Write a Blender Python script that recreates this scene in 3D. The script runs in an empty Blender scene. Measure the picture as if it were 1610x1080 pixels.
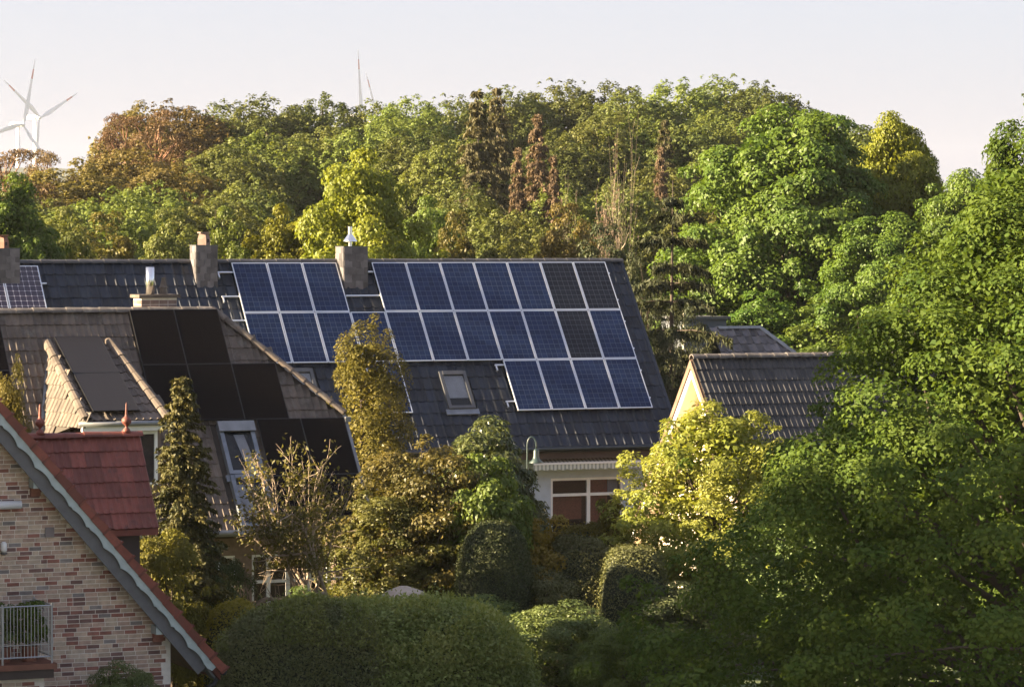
import bpy, math, random
import numpy as np
from mathutils import Vector, Matrix

# ------------------------------------------------------------------ camera, sky, sun, exposure
sc = bpy.context.scene
COL = sc.collection
FPX = 5500.0; PW, PH = 1610, 1080
HOR = 380.0
ZC = 9.3
PITCH = math.atan((PH / 2 - HOR) / FPX)
cam_data = bpy.data.cameras.new("camera")
cam_data.sensor_width = 36.0
cam_data.lens = FPX / PW * 36.0
cam_data.clip_start = 0.5
cam_data.clip_end = 20000
cam = bpy.data.objects.new("camera", cam_data)
COL.objects.link(cam)
cam.location = (0, 0, ZC)
cam.rotation_euler = (math.pi / 2 - PITCH, 0, 0)
sc.camera = cam

SUN_E = math.radians(20)
SUN_T = math.radians(10)
SUNV = Vector((-math.cos(SUN_E) * math.cos(SUN_T), -math.cos(SUN_E) * math.sin(SUN_T), math.sin(SUN_E)))
world = bpy.data.worlds.new("World"); sc.world = world
world.use_nodes = True
wn = world.node_tree.nodes; wl = world.node_tree.links
wn.clear()
sky = wn.new("ShaderNodeTexSky"); sky.sky_type = 'NISHITA'; sky.sun_disc = False
sky.sun_elevation = SUN_E
sky.sun_rotation = math.atan2(SUNV.x, SUNV.y)
sky.air_density = 1.0; sky.dust_density = 2.0; sky.ozone_density = 1.5
# clear sky seen through an even veil of thin high haze
gain = wn.new("ShaderNodeVectorMath"); gain.operation = 'SCALE'; gain.inputs['Scale'].default_value = 0.30
add = wn.new("ShaderNodeVectorMath"); add.operation = 'ADD'; add.inputs[1].default_value = (1.40, 1.43, 1.86)
bg = wn.new("ShaderNodeBackground"); bg.inputs[1].default_value = 0.05
wo = wn.new("ShaderNodeOutputWorld")
wl.new(sky.outputs[0], gain.inputs[0]); wl.new(gain.outputs[0], add.inputs[0])
wl.new(add.outputs[0], bg.inputs[0]); wl.new(bg.outputs[0], wo.inputs[0])

sd = bpy.data.lights.new("sun", 'SUN'); sd.energy = 5.0; sd.angle = math.radians(0.6); sd.color = (1.0, 0.80, 0.52)
sun = bpy.data.objects.new("sun", sd); COL.objects.link(sun)
sun.rotation_euler = SUNV.to_track_quat('Z', 'Y').to_euler()
sc.view_settings.view_transform = 'Standard'; sc.view_settings.look = 'None'
sc.view_settings.exposure = 2.6; sc.view_settings.gamma = 1.0
sc.view_settings.use_curve_mapping = False
sc.render.engine = 'CYCLES'
sc.cycles.max_bounces = 7; sc.cycles.diffuse_bounces = 5; sc.cycles.glossy_bounces = 3
sc.cycles.transmission_bounces = 4; sc.cycles.transparent_max_bounces = 4; sc.cycles.volume_bounces = 0
sc.cycles.use_denoising = True; sc.cycles.use_adaptive_sampling = False
sc.cycles.caustics_reflective = False; sc.cycles.caustics_refractive = False

# ------------------------------------------------------------------ helpers
def ray(px, py):
    v = Vector(((px - PW / 2) / FPX, (PH / 2 - py) / FPX, -1.0))
    return Matrix.Rotation(math.pi / 2 - PITCH, 3, 'X') @ v

def at(px, py, Y):
    d = ray(px, py)
    return Vector((0, 0, ZC)) + d * (Y / d.y)

def pix(p):
    q = Matrix.Rotation(-(math.pi / 2 - PITCH), 3, 'X') @ (Vector(p) - Vector((0, 0, ZC)))
    return (PW / 2 + FPX * q.x / -q.z, PH / 2 - FPX * q.y / -q.z)

def tag(o, label=None, cat=None, group=None, kind=None):
    if label: o["label"] = label
    if cat: o["category"] = cat
    if group: o["group"] = group
    if kind: o["kind"] = kind
    return o

def empty(name, loc=(0, 0, 0), rz=0.0, label=None, cat=None, group=None):
    o = bpy.data.objects.new(name, None); COL.objects.link(o)
    o.location = loc; o.rotation_euler = (0, 0, rz); o.empty_display_size = 0.2
    return tag(o, label, cat, group)

def link(name, me, parent=None, M=None, kind=None):
    o = bpy.data.objects.new(name, me); COL.objects.link(o)
    if parent is not None: o.parent = parent
    if M is not None: o.matrix_basis = M
    if kind: o["kind"] = kind
    return o

class MB:
    def __init__(s): s.v = []; s.f = []; s.m = []
    def face(s, pts, m=0):
        b = len(s.v); s.v += [tuple(p) for p in pts]; s.f.append(tuple(range(b, b + len(pts)))); s.m.append(m)
    def box(s, x0, x1, y0, y1, z0, z1, m=0, M=None):
        P = [Vector(p) for p in ((x0,y0,z0),(x1,y0,z0),(x1,y1,z0),(x0,y1,z0),(x0,y0,z1),(x1,y0,z1),(x1,y1,z1),(x0,y1,z1))]
        if M is not None: P = [M @ p for p in P]
        b = len(s.v); s.v += [tuple(p) for p in P]
        for q in ((0,3,2,1),(4,5,6,7),(0,1,5,4),(1,2,6,5),(2,3,7,6),(3,0,4,7)):
            s.f.append(tuple(b + i for i in q)); s.m.append(m)
        return s
    def prism(s, poly, off, m=0):
        n = len(poly); b = len(s.v); off = Vector(off)
        s.v += [tuple(p) for p in poly] + [tuple(Vector(p) + off) for p in poly]
        s.f.append(tuple(b + i for i in range(n))); s.m.append(m)
        s.f.append(tuple(b + n + i for i in reversed(range(n)))); s.m.append(m)
        for i in range(n):
            j = (i + 1) % n
            s.f.append((b + j, b + i, b + n + i, b + n + j)); s.m.append(m)
        return s
    def tube(s, pts, rads, seg=6, m=0, caps=True):
        pts = [Vector(p) for p in pts]
        if not hasattr(rads, '__len__'): rads = [rads] * len(pts)
        b = len(s.v); prev = None
        for i, p in enumerate(pts):
            d = (pts[min(i + 1, len(pts) - 1)] - pts[max(i - 1, 0)])
            if d.length < 1e-6: d = Vector((0, 0, 1))
            d.normalize()
            if prev is None:
                a = Vector((1, 0, 0)) if abs(d.x) < .8 else Vector((0, 1, 0))
            else: a = prev
            e1 = (a - d * a.dot(d)).normalized(); e2 = d.cross(e1); prev = e1
            for k in range(seg):
                t = 2 * math.pi * k / seg
                s.v.append(tuple(p + (e1 * math.cos(t) + e2 * math.sin(t)) * rads[i]))
        for i in range(len(pts) - 1):
            for k in range(seg):
                k2 = (k + 1) % seg
                s.f.append((b + i*seg + k, b + i*seg + k2, b + (i+1)*seg + k2, b + (i+1)*seg + k)); s.m.append(m)
        if caps:
            s.f.append(tuple(b + k for k in reversed(range(seg)))); s.m.append(m)
            e = b + (len(pts) - 1) * seg
            s.f.append(tuple(e + k for k in range(seg))); s.m.append(m)
        return s
    def lathe(s, prof, c=(0, 0, 0), seg=12, m=0):
        b = len(s.v); n = len(prof)
        for r, z in prof:
            for k in range(seg):
                t = 2 * math.pi * k / seg
                s.v.append((c[0] + r * math.cos(t), c[1] + r * math.sin(t), c[2] + z))
        for i in range(n - 1):
            for k in range(seg):
                k2 = (k + 1) % seg
                s.f.append((b + i*seg + k, b + i*seg + k2, b + (i+1)*seg + k2, b + (i+1)*seg + k)); s.m.append(m)
        s.f.append(tuple(b + k for k in reversed(range(seg)))); s.m.append(m)
        s.f.append(tuple(b + (n-1)*seg + k for k in range(seg))); s.m.append(m)
        return s
    def mesh(s, name, mats, smooth=False):
        me = bpy.data.meshes.new(name); me.from_pydata(s.v, [], s.f)
        mats = mats if isinstance(mats, (list, tuple)) else [mats]
        for q in mats: me.materials.append(q)
        me.polygons.foreach_set('material_index', s.m)
        if smooth: me.polygons.foreach_set('use_smooth', [True] * len(me.polygons))
        me.update(); return me
    def build(s, name, mats, parent=None, M=None, smooth=False, kind=None):
        return link(name, s.mesh(name, mats, smooth), parent, M, kind)

def np_mesh(name, V, F, mat, smooth=False):
    me = bpy.data.meshes.new(name)
    V = np.ascontiguousarray(V, np.float32); F = np.ascontiguousarray(F, np.int32)
    me.vertices.add(len(V)); me.vertices.foreach_set('co', V.ravel())
    k = F.shape[1]
    me.loops.add(F.size); me.loops.foreach_set('vertex_index', F.ravel())
    me.polygons.add(len(F)); me.polygons.foreach_set('loop_start', np.arange(len(F), dtype=np.int32) * k)
    me.polygons.foreach_set('loop_total', np.full(len(F), k, np.int32))
    if smooth: me.polygons.foreach_set('use_smooth', np.ones(len(F), bool))
    me.materials.append(mat)
    me.update(calc_edges=True); return me

# ------------------------------------------------------------------ materials
def nodes_of(name):
    m = bpy.data.materials.new(name); m.use_nodes = True
    return m, m.node_tree.nodes, m.node_tree.links, m.node_tree.nodes['Principled BSDF']

def pmat(name, col, rough=.6, var=.15, scale=4.0, metallic=0.0, bump=0.0, bscale=40.0, spec=.5, rnd=0.0, dirt=None, dscale=1.5, coat=0.0):
    """surface with a soft noise in its colour, a random tint for each piece, optional stains and fine relief"""
    m, N, L, b = nodes_of(name)
    b.inputs['Roughness'].default_value = rough; b.inputs['Metallic'].default_value = metallic
    b.inputs['Specular IOR Level'].default_value = spec; b.inputs['Coat Weight'].default_value = coat
    tc = N.new("ShaderNodeTexCoord")
    geo = N.new("ShaderNodeNewGeometry")
    nz = N.new("ShaderNodeTexNoise"); nz.inputs['Scale'].default_value = scale; nz.inputs['Detail'].default_value = 4
    L.new(geo.outputs['Position'], nz.inputs['Vector'])
    mr = N.new("ShaderNodeMapRange"); mr.inputs[1].default_value = .3; mr.inputs[2].default_value = .7
    mr.inputs[3].default_value = 1 - var; mr.inputs[4].default_value = 1 + var
    L.new(nz.outputs[0], mr.inputs[0])
    val = mr.outputs[0]
    if rnd:
        oi = N.new("ShaderNodeObjectInfo"); ad = N.new("ShaderNodeMath"); ad.operation = 'ADD'
        L.new(oi.outputs['Random'], ad.inputs[0]); L.new(geo.outputs['Random Per Island'], ad.inputs[1])
        fr = N.new("ShaderNodeMath"); fr.operation = 'FRACT'; L.new(ad.outputs[0], fr.inputs[0])
        m2 = N.new("ShaderNodeMapRange"); m2.inputs[3].default_value = 1 - rnd; m2.inputs[4].default_value = 1 + rnd
        L.new(fr.outputs[0], m2.inputs[0])
        mu = N.new("ShaderNodeMath"); mu.operation = 'MULTIPLY'; L.new(val, mu.inputs[0]); L.new(m2.outputs[0], mu.inputs[1]); val = mu.outputs[0]
    vm = N.new("ShaderNodeVectorMath"); vm.operation = 'SCALE'; vm.inputs[0].default_value = col
    L.new(val, vm.inputs['Scale'])
    out = vm.outputs[0]
    if dirt:
        n2 = N.new("ShaderNodeTexNoise"); n2.inputs['Scale'].default_value = dscale; n2.inputs['Detail'].default_value = 6; n2.inputs['Roughness'].default_value = .7
        L.new(geo.outputs['Position'], n2.inputs['Vector'])
        r2 = N.new("ShaderNodeMapRange"); r2.inputs[1].default_value = .52; r2.inputs[2].default_value = .72; r2.inputs[4].default_value = .8
        L.new(n2.outputs[0], r2.inputs[0])
        mx = N.new("ShaderNodeMix"); mx.data_type = 'RGBA'; L.new(r2.outputs[0], mx.inputs[0]); L.new(out, mx.inputs[6]); mx.inputs[7].default_value = (*dirt, 1)
        out = mx.outputs[2]
    L.new(out, b.inputs['Base Color'])
    if bump:
        n3 = N.new("ShaderNodeTexNoise"); n3.inputs['Scale'].default_value = bscale; n3.inputs['Detail'].default_value = 3
        L.new(geo.outputs['Position'], n3.inputs['Vector'])
        bp = N.new("ShaderNodeBump"); bp.inputs['Strength'].default_value = bump; bp.inputs['Distance'].default_value = .02
        L.new(n3.outputs[0], bp.inputs['Height']); L.new(bp.outputs[0], b.inputs['Normal'])
    return m

def leafmat(name, c1, c2, trans=.35, rough=.5, spec=.3, clump=.8, tint=None):
    """leaves: each leaf its own mix of two colours, branches of the crown vary too; thin enough to let light through"""
    m, N, L, b = nodes_of(name)
    out = N['Material Output']
    geo = N.new("ShaderNodeNewGeometry"); oi = N.new("ShaderNodeObjectInfo")
    nz = N.new("ShaderNodeTexNoise"); nz.inputs['Scale'].default_value = clump; nz.inputs['Detail'].default_value = 2
    L.new(geo.outputs['Position'], nz.inputs['Vector'])
    a = N.new("ShaderNodeMath"); a.operation = 'MULTIPLY_ADD'; a.inputs[1].default_value = 1.6; a.inputs[2].default_value = -.55
    L.new(nz.outputs[0], a.inputs[0])
    a2 = N.new("ShaderNodeMath"); a2.operation = 'MULTIPLY_ADD'; a2.inputs[1].default_value = .55; L.new(geo.outputs['Random Per Island'], a2.inputs[0]); L.new(a.outputs[0], a2.inputs[2])
    a2.use_clamp = True
    mx = N.new("ShaderNodeMix"); mx.data_type = 'RGBA'; L.new(a2.outputs[0], mx.inputs[0])
    mx.inputs[6].default_value = (*c1, 1); mx.inputs[7].default_value = (*c2, 1)
    hs = N.new("ShaderNodeHueSaturation"); L.new(mx.outputs[2], hs.inputs['Color'])
    r = N.new("ShaderNodeMapRange"); r.inputs[3].default_value = .485; r.inputs[4].default_value = .515; L.new(oi.outputs['Random'], r.inputs[0]); L.new(r.outputs[0], hs.inputs['Hue'])
    r2 = N.new("ShaderNodeMapRange"); r2.inputs[3].default_value = .85; r2.inputs[4].default_value = 1.15; L.new(oi.outputs['Random'], r2.inputs[0]); L.new(r2.outputs[0], hs.inputs['Value'])
    L.new(hs.outputs[0], b.inputs['Base Color'])
    b.inputs['Roughness'].default_value = rough; b.inputs['Specular IOR Level'].default_value = spec
    tr = N.new("ShaderNodeBsdfTranslucent")
    sc_ = N.new("ShaderNodeVectorMath"); sc_.operation = 'MULTIPLY'; sc_.inputs[1].default_value = (1.25, 1.2, .6)
    L.new(hs.outputs[0], sc_.inputs[0]); L.new(sc_.outputs[0], tr.inputs[0])
    ms = N.new("ShaderNodeMixShader"); ms.inputs[0].default_value = trans
    L.new(b.outputs[0], ms.inputs[1]); L.new(tr.outputs[0], ms.inputs[2]); L.new(ms.outputs[0], out.inputs[0])
    return m

M = {}
M['tile_grey'] = pmat('dark grey roof tile', (.017, .022, .033), .5, .3, 3, rnd=.4, bump=.3, spec=.35, dirt=(.024,.03,.036))
M['tile_brown'] = pmat('weathered brown roof tile', (.115, .088, .068), .75, .25, 3, rnd=.3, bump=.5, dirt=(.17,.155,.13), dscale=4)
M['tile_red'] = pmat('red clay roof tile', (.19, .052, .033), .6, .3, 3, rnd=.3, bump=.3, dirt=(.07,.03,.025), dscale=3)
M['tile_black'] = pmat('charcoal roof tile', (.036, .034, .034), .6, .25, 3, rnd=.3, bump=.3, dirt=(.07,.065,.06), dscale=3)
M['ridge_grey'] = pmat('grey ridge tile', (.05, .048, .05), .5, .2, 3, rnd=.3, bump=.3)
M['ridge_moss'] = pmat('lichen covered ridge tile', (.12, .105, .095), .8, .3, 5, rnd=.25, bump=.5, dirt=(.30,.25,.2), dscale=5)
M['slate'] = pmat('chimney slate', (.11, .10, .105), .65, .25, 4, rnd=.55, bump=.3)
M['deck'] = pmat('roof underlay', (.02, .02, .022), .8)
M['deck_brown'] = pmat('brown roof underlay', (.05, .04, .03), .8)
M['alu'] = pmat('anodised aluminium', (.72, .74, .77), .35, .05, metallic=.55)
M['alu_dark'] = pmat('grey window cladding', (.075, .077, .082), .5, .1)
M['flash'] = pmat('lead flashing', (.19, .21, .24), .5, .2, metallic=.3)
M['zinc'] = pmat('dark zinc gutter', (.05, .055, .062), .35, .15, metallic=.5)
M['zinc_pale'] = pmat('pale zinc gutter', (.23, .235, .24), .45, .15, metallic=.4)
M['steel'] = pmat('stainless flue', (.85, .84, .82), .22, .04, metallic=1.0)
M['white'] = pmat('white frame paint', (.78, .79, .80), .4, .05)
M['wall_blue'] = pmat('blue grey render', (.46, .52, .62), .85, .08, bump=.2)
M['wall_cream'] = pmat('cream render', (.80, .68, .53), .85, .06, bump=.2)
M['wall_brown'] = pmat('brown brick wall far', (.20, .145, .115), .85, .2, 8, bump=.3)
M['soffit'] = pmat('brown soffit boards', (.16, .10, .07), .7, .2)
M['wood_dark'] = pmat('dark fascia', (.05, .035, .03), .6, .2)
M['barge_teal'] = pmat('grey green bargeboard paint', (.42, .50, .50), .55, .12, 6, bump=.15)
M['barge_grey'] = pmat('slate grey soffit board', (.13, .135, .145), .6, .15, 6, bump=.15)
M['mortar'] = pmat('pale mortar', (.80, .75, .67), .9, .10, 12, bump=.4)
M['clay_pot'] = pmat('terracotta', (.20, .085, .055), .7, .2)
M['chim_brick'] = pmat('chimney brick', (.20, .135, .11), .85, .25, 6, rnd=.2, bump=.4)
M['iron'] = pmat('galvanised railing', (.42, .44, .46), .45, .1, metallic=.6)
M['lamp_green'] = pmat('dark green lamp paint', (.03, .05, .05), .4, .1)
M['turbine'] = pmat('turbine white', (.80, .79, .78), .5, .02)
M['turbine_red'] = pmat('turbine red band', (.60, .22, .17), .5, .02)
M['canvas'] = pmat('beige canopy cloth', (.40, .33, .26), .85, .12, 2, bump=.2)
M['bark'] = pmat('bark', (.075, .055, .042), .9, .35, 5, bump=.6, bscale=25)
M['bark_pale'] = pmat('pale bark', (.30, .23, .17), .9, .35, 5, bump=.5, bscale=25)
M['bark_pine'] = pmat('reddish pine bark', (.26, .13, .075), .9, .3, 4, bump=.5, bscale=20)
M['blind_or_reflection'] = pmat('terracotta reflection', (.60, .20, .11), .8, .2, 20)  # red brick mirrored in the window glass, given as a surface colour
M['curtain'] = pmat('pale curtain', (.72, .70, .68), .85, .1)
M['room'] = pmat('dark room', (.03, .028, .026), .9, .1)
M['grass'] = pmat('garden grass', (.085, .110, .040), .95, .4, .8, bump=.8, bscale=8)
M['wood_far'] = pmat('far woodland', (.075, .085, .06), .95, .35, .05, bump=1, bscale=.2)
M['forest_floor'] = pmat('forest floor', (.05, .055, .025), .95, .4, .3, bump=1, bscale=2)
M['paving'] = pmat('pale bounce paving', (.46, .44, .41), .85, .15, .7, bump=.3)
M['grey_wall'] = pmat('grey render', (.11, .12, .14), .85, .08)
M['lamp_white'] = pmat('white lamp glass', (.8, .8, .78), .3, .03)
M['plaque'] = pmat('grey vent cover', (.22, .19, .19), .6, .1)
BRICKS = [pmat('brick %s' % n, c, .85, .18, 9, rnd=.16, bump=.45, bscale=60) for n, c in (
    ('tan', (.52, .40, .30)), ('pink', (.47, .335, .26)), ('red', (.31, .14, .105)),
    ('plum', (.19, .11, .095)), ('buff', (.52, .42, .32)), ('grey', (.25, .225, .21)))]

def glassmat(name, col, rough=.04):
    m, N, L, b = nodes_of(name)
    out = N['Material Output']
    b.inputs['Base Color'].default_value = (*col, 1); b.inputs['Roughness'].default_value = rough
    b.inputs['Specular IOR Level'].default_value = .8
    tp = N.new("ShaderNodeBsdfTransparent"); ms = N.new("ShaderNodeMixShader"); ms.inputs[0].default_value = .25
    L.new(tp.outputs[0], ms.inputs[1]); L.new(b.outputs[0], ms.inputs[2]); L.new(ms.outputs[0], out.inputs[0])
    return m
M['glass'] = glassmat('window glass', (.02, .025, .03))

def cellmat(name, base, base2, line, nx=6, ny=10, lw=.05, rough=.16, dots=False, coat=.6, bus=True, spec=.45):
    """photovoltaic glass: printed cell grid, thin bus bars, slightly differing cells"""
    m, N, L, b = nodes_of(name)
    uv = N.new("ShaderNodeUVMap")
    sx = N.new("ShaderNodeSeparateXYZ"); L.new(uv.outputs[0], sx.inputs[0])
    def mth(op, a, bb=None, clamp=False):
        q = N.new("ShaderNodeMath"); q.operation = op; q.use_clamp = clamp
        for i, s_ in enumerate((a, bb)):
            if s_ is None: continue
            if isinstance(s_, (int, float)): q.inputs[i].default_value = s_
            else: L.new(s_, q.inputs[i])
        return q.outputs[0]
    u = mth('MULTIPLY', sx.outputs[0], nx); v = mth('MULTIPLY', sx.outputs[1], ny)
    fu = mth('ABSOLUTE', mth('SUBTRACT', mth('FRACT', u), .5)); fv = mth('ABSOLUTE', mth('SUBTRACT', mth('FRACT', v), .5))
    if dots:
        ln = mth('GREATER_THAN', mth('ADD', fu, fv), 1 - lw * 3.2)
        ln = mth('MAXIMUM', ln, mth('GREATER_THAN', mth('MAXIMUM', fu, fv), .5 - lw * .35))
    else:
        ln = mth('GREATER_THAN', mth('MAXIMUM', fu, fv), .5 - lw)
    cb = N.new("ShaderNodeCombineXYZ"); L.new(mth('FLOOR', u), cb.inputs[0]); L.new(mth('FLOOR', v), cb.inputs[1])
    oi = N.new("ShaderNodeObjectInfo"); L.new(mth('MULTIPLY', oi.outputs['Random'], 50), cb.inputs[2])
    wnz = N.new("ShaderNodeTexWhiteNoise"); wnz.noise_dimensions = '3D'; L.new(cb.outputs[0], wnz.inputs['Vector'])
    mx = N.new("ShaderNodeMix"); mx.data_type = 'RGBA'; L.new(wnz.outputs[0], mx.inputs[0])
    mx.inputs[6].default_value = (*base, 1); mx.inputs[7].default_value = (*base2, 1)
    col = mx.outputs[2]
    if bus:
        bb = mth('GREATER_THAN', mth('ABSOLUTE', mth('SUBTRACT', mth('FRACT', mth('MULTIPLY', u, 2)), .5)), .47)
        m1 = N.new("ShaderNodeMix"); m1.data_type = 'RGBA'; L.new(mth('MULTIPLY', bb, .35), m1.inputs[0]); L.new(col, m1.inputs[6]); m1.inputs[7].default_value = (*line, 1); col = m1.outputs[2]
    m2 = N.new("ShaderNodeMix"); m2.data_type = 'RGBA'; L.new(ln, m2.inputs[0]); L.new(col, m2.inputs[6]); m2.inputs[7].default_value = (*line, 1)
    L.new(m2.outputs[2], b.inputs['Base Color'])
    b.inputs['Roughness'].default_value = rough; b.inputs['Specular IOR Level'].default_value = spec
    b.inputs['Coat Weight'].default_value = coat; b.inputs['Coat Roughness'].default_value = .08
    return m
M['cell_blue'] = cellmat('blue polycrystalline cells', (.008, .018, .055), (.013, .028, .080), (.07, .095, .15), lw=.035, coat=.0, spec=.18)
M['cell_dark'] = cellmat('dark cells', (.008, .010, .016), (.013, .016, .024), (.07, .08, .10), lw=.035, coat=.0, spec=.18)
M['cell_mono'] = cellmat('dark monocrystalline cells', (.022, .014, .03), (.028, .018, .036), (.55, .5, .52), lw=.05, dots=True, bus=False)
M['cell_black'] = cellmat('black module glass', (.008, .006, .006), (.009, .007, .007), (.012, .010, .010), lw=.02, rough=.5, coat=.0, bus=False, spec=.03)
M['cell_char'] = cellmat('charcoal module glass', (.017, .016, .019), (.018, .017, .020), (.022, .022, .025), lw=.02, rough=.4, coat=.0, bus=False, spec=.12)
M['black_frame'] = pmat('black module frame', (.008, .007, .007), .4, .1)

# ------------------------------------------------------------------ the lie of the land
def hill_z(x, y):
    t = min(max((y - 140) / 150.0, 0), 1)
    return 7.0 * t * t * (3 - 2 * t)
mb = MB(); mb.face([(-3000, -600, 0), (3000, -600, 0), (3000, 5000, 0), (-3000, 5000, 0)])
tag(mb.build('ground', M['grass']), 'grass covered ground under gardens and houses', 'ground', kind='structure')
mb = MB(); mb.face([(-45, 2, .004), (45, 2, .004), (45, 46, .004), (-45, 46, .004)])
tag(mb.build('bounce_paving', M['paving']), 'unseen pale paving added to bounce light onto the walls', 'bounce pavement', kind='structure')  # unseen paving, added to bounce sunlight up onto the shaded walls
nx, ny = 40, 40
V = [(-160 + 320*i/nx, 136 + 300*j/ny, hill_z(0, 136 + 300*j/ny) + .01 + .25*math.sin(i*.9)*math.sin(j*.7)*min(1, j/4) - (0.3 if j == 0 else 0)) for j in range(ny+1) for i in range(nx+1)]
F = [(j*(nx+1)+i, j*(nx+1)+i+1, (j+1)*(nx+1)+i+1, (j+1)*(nx+1)+i) for j in range(ny) for i in range(nx)]
tag(link('hill', np_mesh('hill', np.array(V), np.array(F), M['forest_floor'], True)), 'wooded hill rising behind the houses', 'hill', kind='structure')
V = []; 
for j in range(31):
    for i in range(61):
        x = -1800 + 3600*i/60; y = 1500 + 1600*j/30
        z = 66*math.sin(math.pi*j/30)**1.5*(.8 + .15*math.sin(x*.004+1.3) + .08*math.sin(x*.011)) + (5*math.sin(x*.05)*math.sin(y*.03) if 2 < j < 28 else 0) - .3
        V.append((x, y, z*(1 - .65*min(max((x + 150)/400, 0), 1))))
F = [(j*61+i, j*61+i+1, (j+1)*61+i+1, (j+1)*61+i) for j in range(30) for i in range(60)]
tag(link('distant_hill', np_mesh('distant_hill', np.array(V), np.array(F), M['wood_far'], True)), 'faint blue wooded ridge far behind the hill', 'hill', kind='structure')
# ------------------------------------------------------------------ houses
YAW = math.radians(23.5)
PIT = math.radians(52)

class House:
    def __init__(s, name, label, origin, yaw=YAW, cat='house', group=None):
        s.e = empty(name, (origin[0], origin[1], 0), yaw, label, cat, group)
        s.W = Matrix.Translation((origin[0], origin[1], 0)) @ Matrix.Rotation(yaw, 4, 'Z')
        s.Wi = s.W.inverted()
    def hit(s, px, py, P, n):
        o = s.Wi @ Vector((0, 0, ZC)); d = s.Wi.to_3x3() @ ray(px, py)
        P = Vector(P); n = Vector(n)
        return o + d * ((P - o).dot(n) / d.dot(n))
    def pix(s, p): return pix(s.W @ Vector(p))

class Plane:
    """roof plane: origin on its top edge, x along the ridge, y up the slope, z outwards"""
    def __init__(s, house, P0, pitch, u=(1, 0, 0)):
        s.h = house; s.P0 = Vector(P0); s.u = Vector(u).normalized()
        fw = Vector((s.u.y, -s.u.x, 0))                       # downhill, horizontally
        s.s = fw * math.cos(pitch) + Vector((0, 0, -math.sin(pitch)))
        s.n = s.u.cross(-s.s).normalized()
        s.M = Matrix.Translation(s.P0) @ Matrix((( s.u.x, -s.s.x, s.n.x, 0), (s.u.y, -s.s.y, s.n.y, 0), (s.u.z, -s.s.z, s.n.z, 0), (0, 0, 0, 1)))
        s.Mi = s.M.inverted()
    def pt(s, x, d, z=0.0): return s.M @ Vector((x, -d, z))
    def hit(s, px, py, z=0.0):
        q = s.Mi @ s.h.hit(px, py, s.P0 + s.n * z, s.n); return q.x, -q.y

def in_poly(x, y, poly):
    c = False; j = len(poly) - 1
    for i in range(len(poly)):
        xi, yi = poly[i]; xj, yj = poly[j]
        if (yi > y) != (yj > y) and x < (xj - xi) * (y - yi) / (yj - yi) + xi: c = not c
        j = i
    return c

def tile_mesh(name, w, l, mat, ribs=1, rh=.042, lip=.024):
    if ribs == 1: prof = [(0, .5), (.1, .12), (.32, 0), (.56, .06), (.68, .42), (.77, 1), (.87, 1), (1.0, .5)]
    else: prof = [(0, .5), (.08, .1), (.25, 0), (.36, .5), (.43, 1), (.5, .95), (.58, .2), (.75, 0), (.86, .5), (.93, 1), (1.0, .6)]
    mb = MB(); top = l * 1.1; n = len(prof)
    lo = [(x * w, 0, z * rh + lip) for x, z in prof]; hi = [(x * w, top, z * rh) for x, z in prof]
    bt = [(x * w, .004, z * rh * .9 - .004) for x, z in prof]
    b = 0; mb.v = lo + hi + bt
    for i in range(n - 1):
        mb.f.append((i, i+1, n+i+1, n+i)); mb.m.append(0)
        mb.f.append((2*n+i, 2*n+i+1, i+1, i)); mb.m.append(0)
    mb.f.append((0, n, 2*n)); mb.m.append(0)
    mb.f.append((n-1, 3*n-1, 2*n-1)); mb.m.append(0)
    return mb.mesh(name, mat)

def spread(name, parent, house, meshes, items, limit=300, hidden=None, frame=True):
    """items: (local matrix, mesh index). The nearest in view become parts, the rest one joined part."""
    rank = []
    for k, (Mx, mi) in enumerate(items):
        wp = house.W @ Mx.translation
        x, y = pix(wp)
        vis = 2 < x < PW - 2 and 2 < y < PH - 2 and not (hidden and hidden(x, y, Mx))
        rank.append((0 if vis else 1, wp.y, k))
    rank.sort()
    first = [r[2] for r in rank if r[0] == 0][:limit]
    fs = set(first)
    for k in first:
        Mx, mi = items[k]
        link(name, meshes[mi], parent, Mx)
    rest = [k for k in range(len(items)) if k not in fs]
    if rest:
        V = []; F = []; mm = []; off = 0; mats = []
        for m_ in meshes:
            for q in m_.materials:
                if q not in mats: mats.append(q)
        bv = [np.array([v.co[:] for v in m_.vertices]) for m_ in meshes]; bf = [[tuple(p.vertices) for p in m_.polygons] for m_ in meshes]
        for k in rest:
            Mx, mi = items[k]; A = np.array(Mx)
            V.append(bv[mi] @ A[:3, :3].T + A[:3, 3])
            F += [tuple(i + off for i in f) for f in bf[mi]]; mm += [mats.index(meshes[mi].materials[0])] * len(bf[mi]); off += len(bv[mi])
        me = bpy.data.meshes.new(name + 's_beyond'); me.from_pydata(np.concatenate(V).tolist(), [], F)
        for q in mats: me.materials.append(q)
        me.polygons.foreach_set('material_index', mm); me.update()
        link('remaining_' + name + 's', me, parent, kind='stuff')

def lay_tiles(pl, parent, x0, x1, d1, tw, tl, mesh, inside=None, hidden=None, limit=300, seed=1, name='roof_tile', d0=0.02):
    rng = random.Random(seed); items = []
    rows = int(round((d1 - d0) / tl)); tl = (d1 - d0) / rows
    cols = int(round((x1 - x0) / tw)); tw2 = (x1 - x0) / cols
    for r in range(rows):
        d = d0 + (r + 1) * tl
        for c in range(cols):
            x = x0 + c * tw2
            if inside and not inside(x + tw2 * .5, d - tl * .5): continue
            Mx = pl.M @ Matrix.Translation((x + rng.uniform(-.003, .003), -d + rng.uniform(-.006, .006), rng.uniform(0, .006))) @ Matrix.Rotation(rng.uniform(-.006, .006), 4, 'Z') @ Matrix.Diagonal((tw2 / tw, 1, 1, 1))
            items.append((Mx, 0))
    spread(name, parent, pl.h, [mesh], items, limit, hidden)

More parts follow.
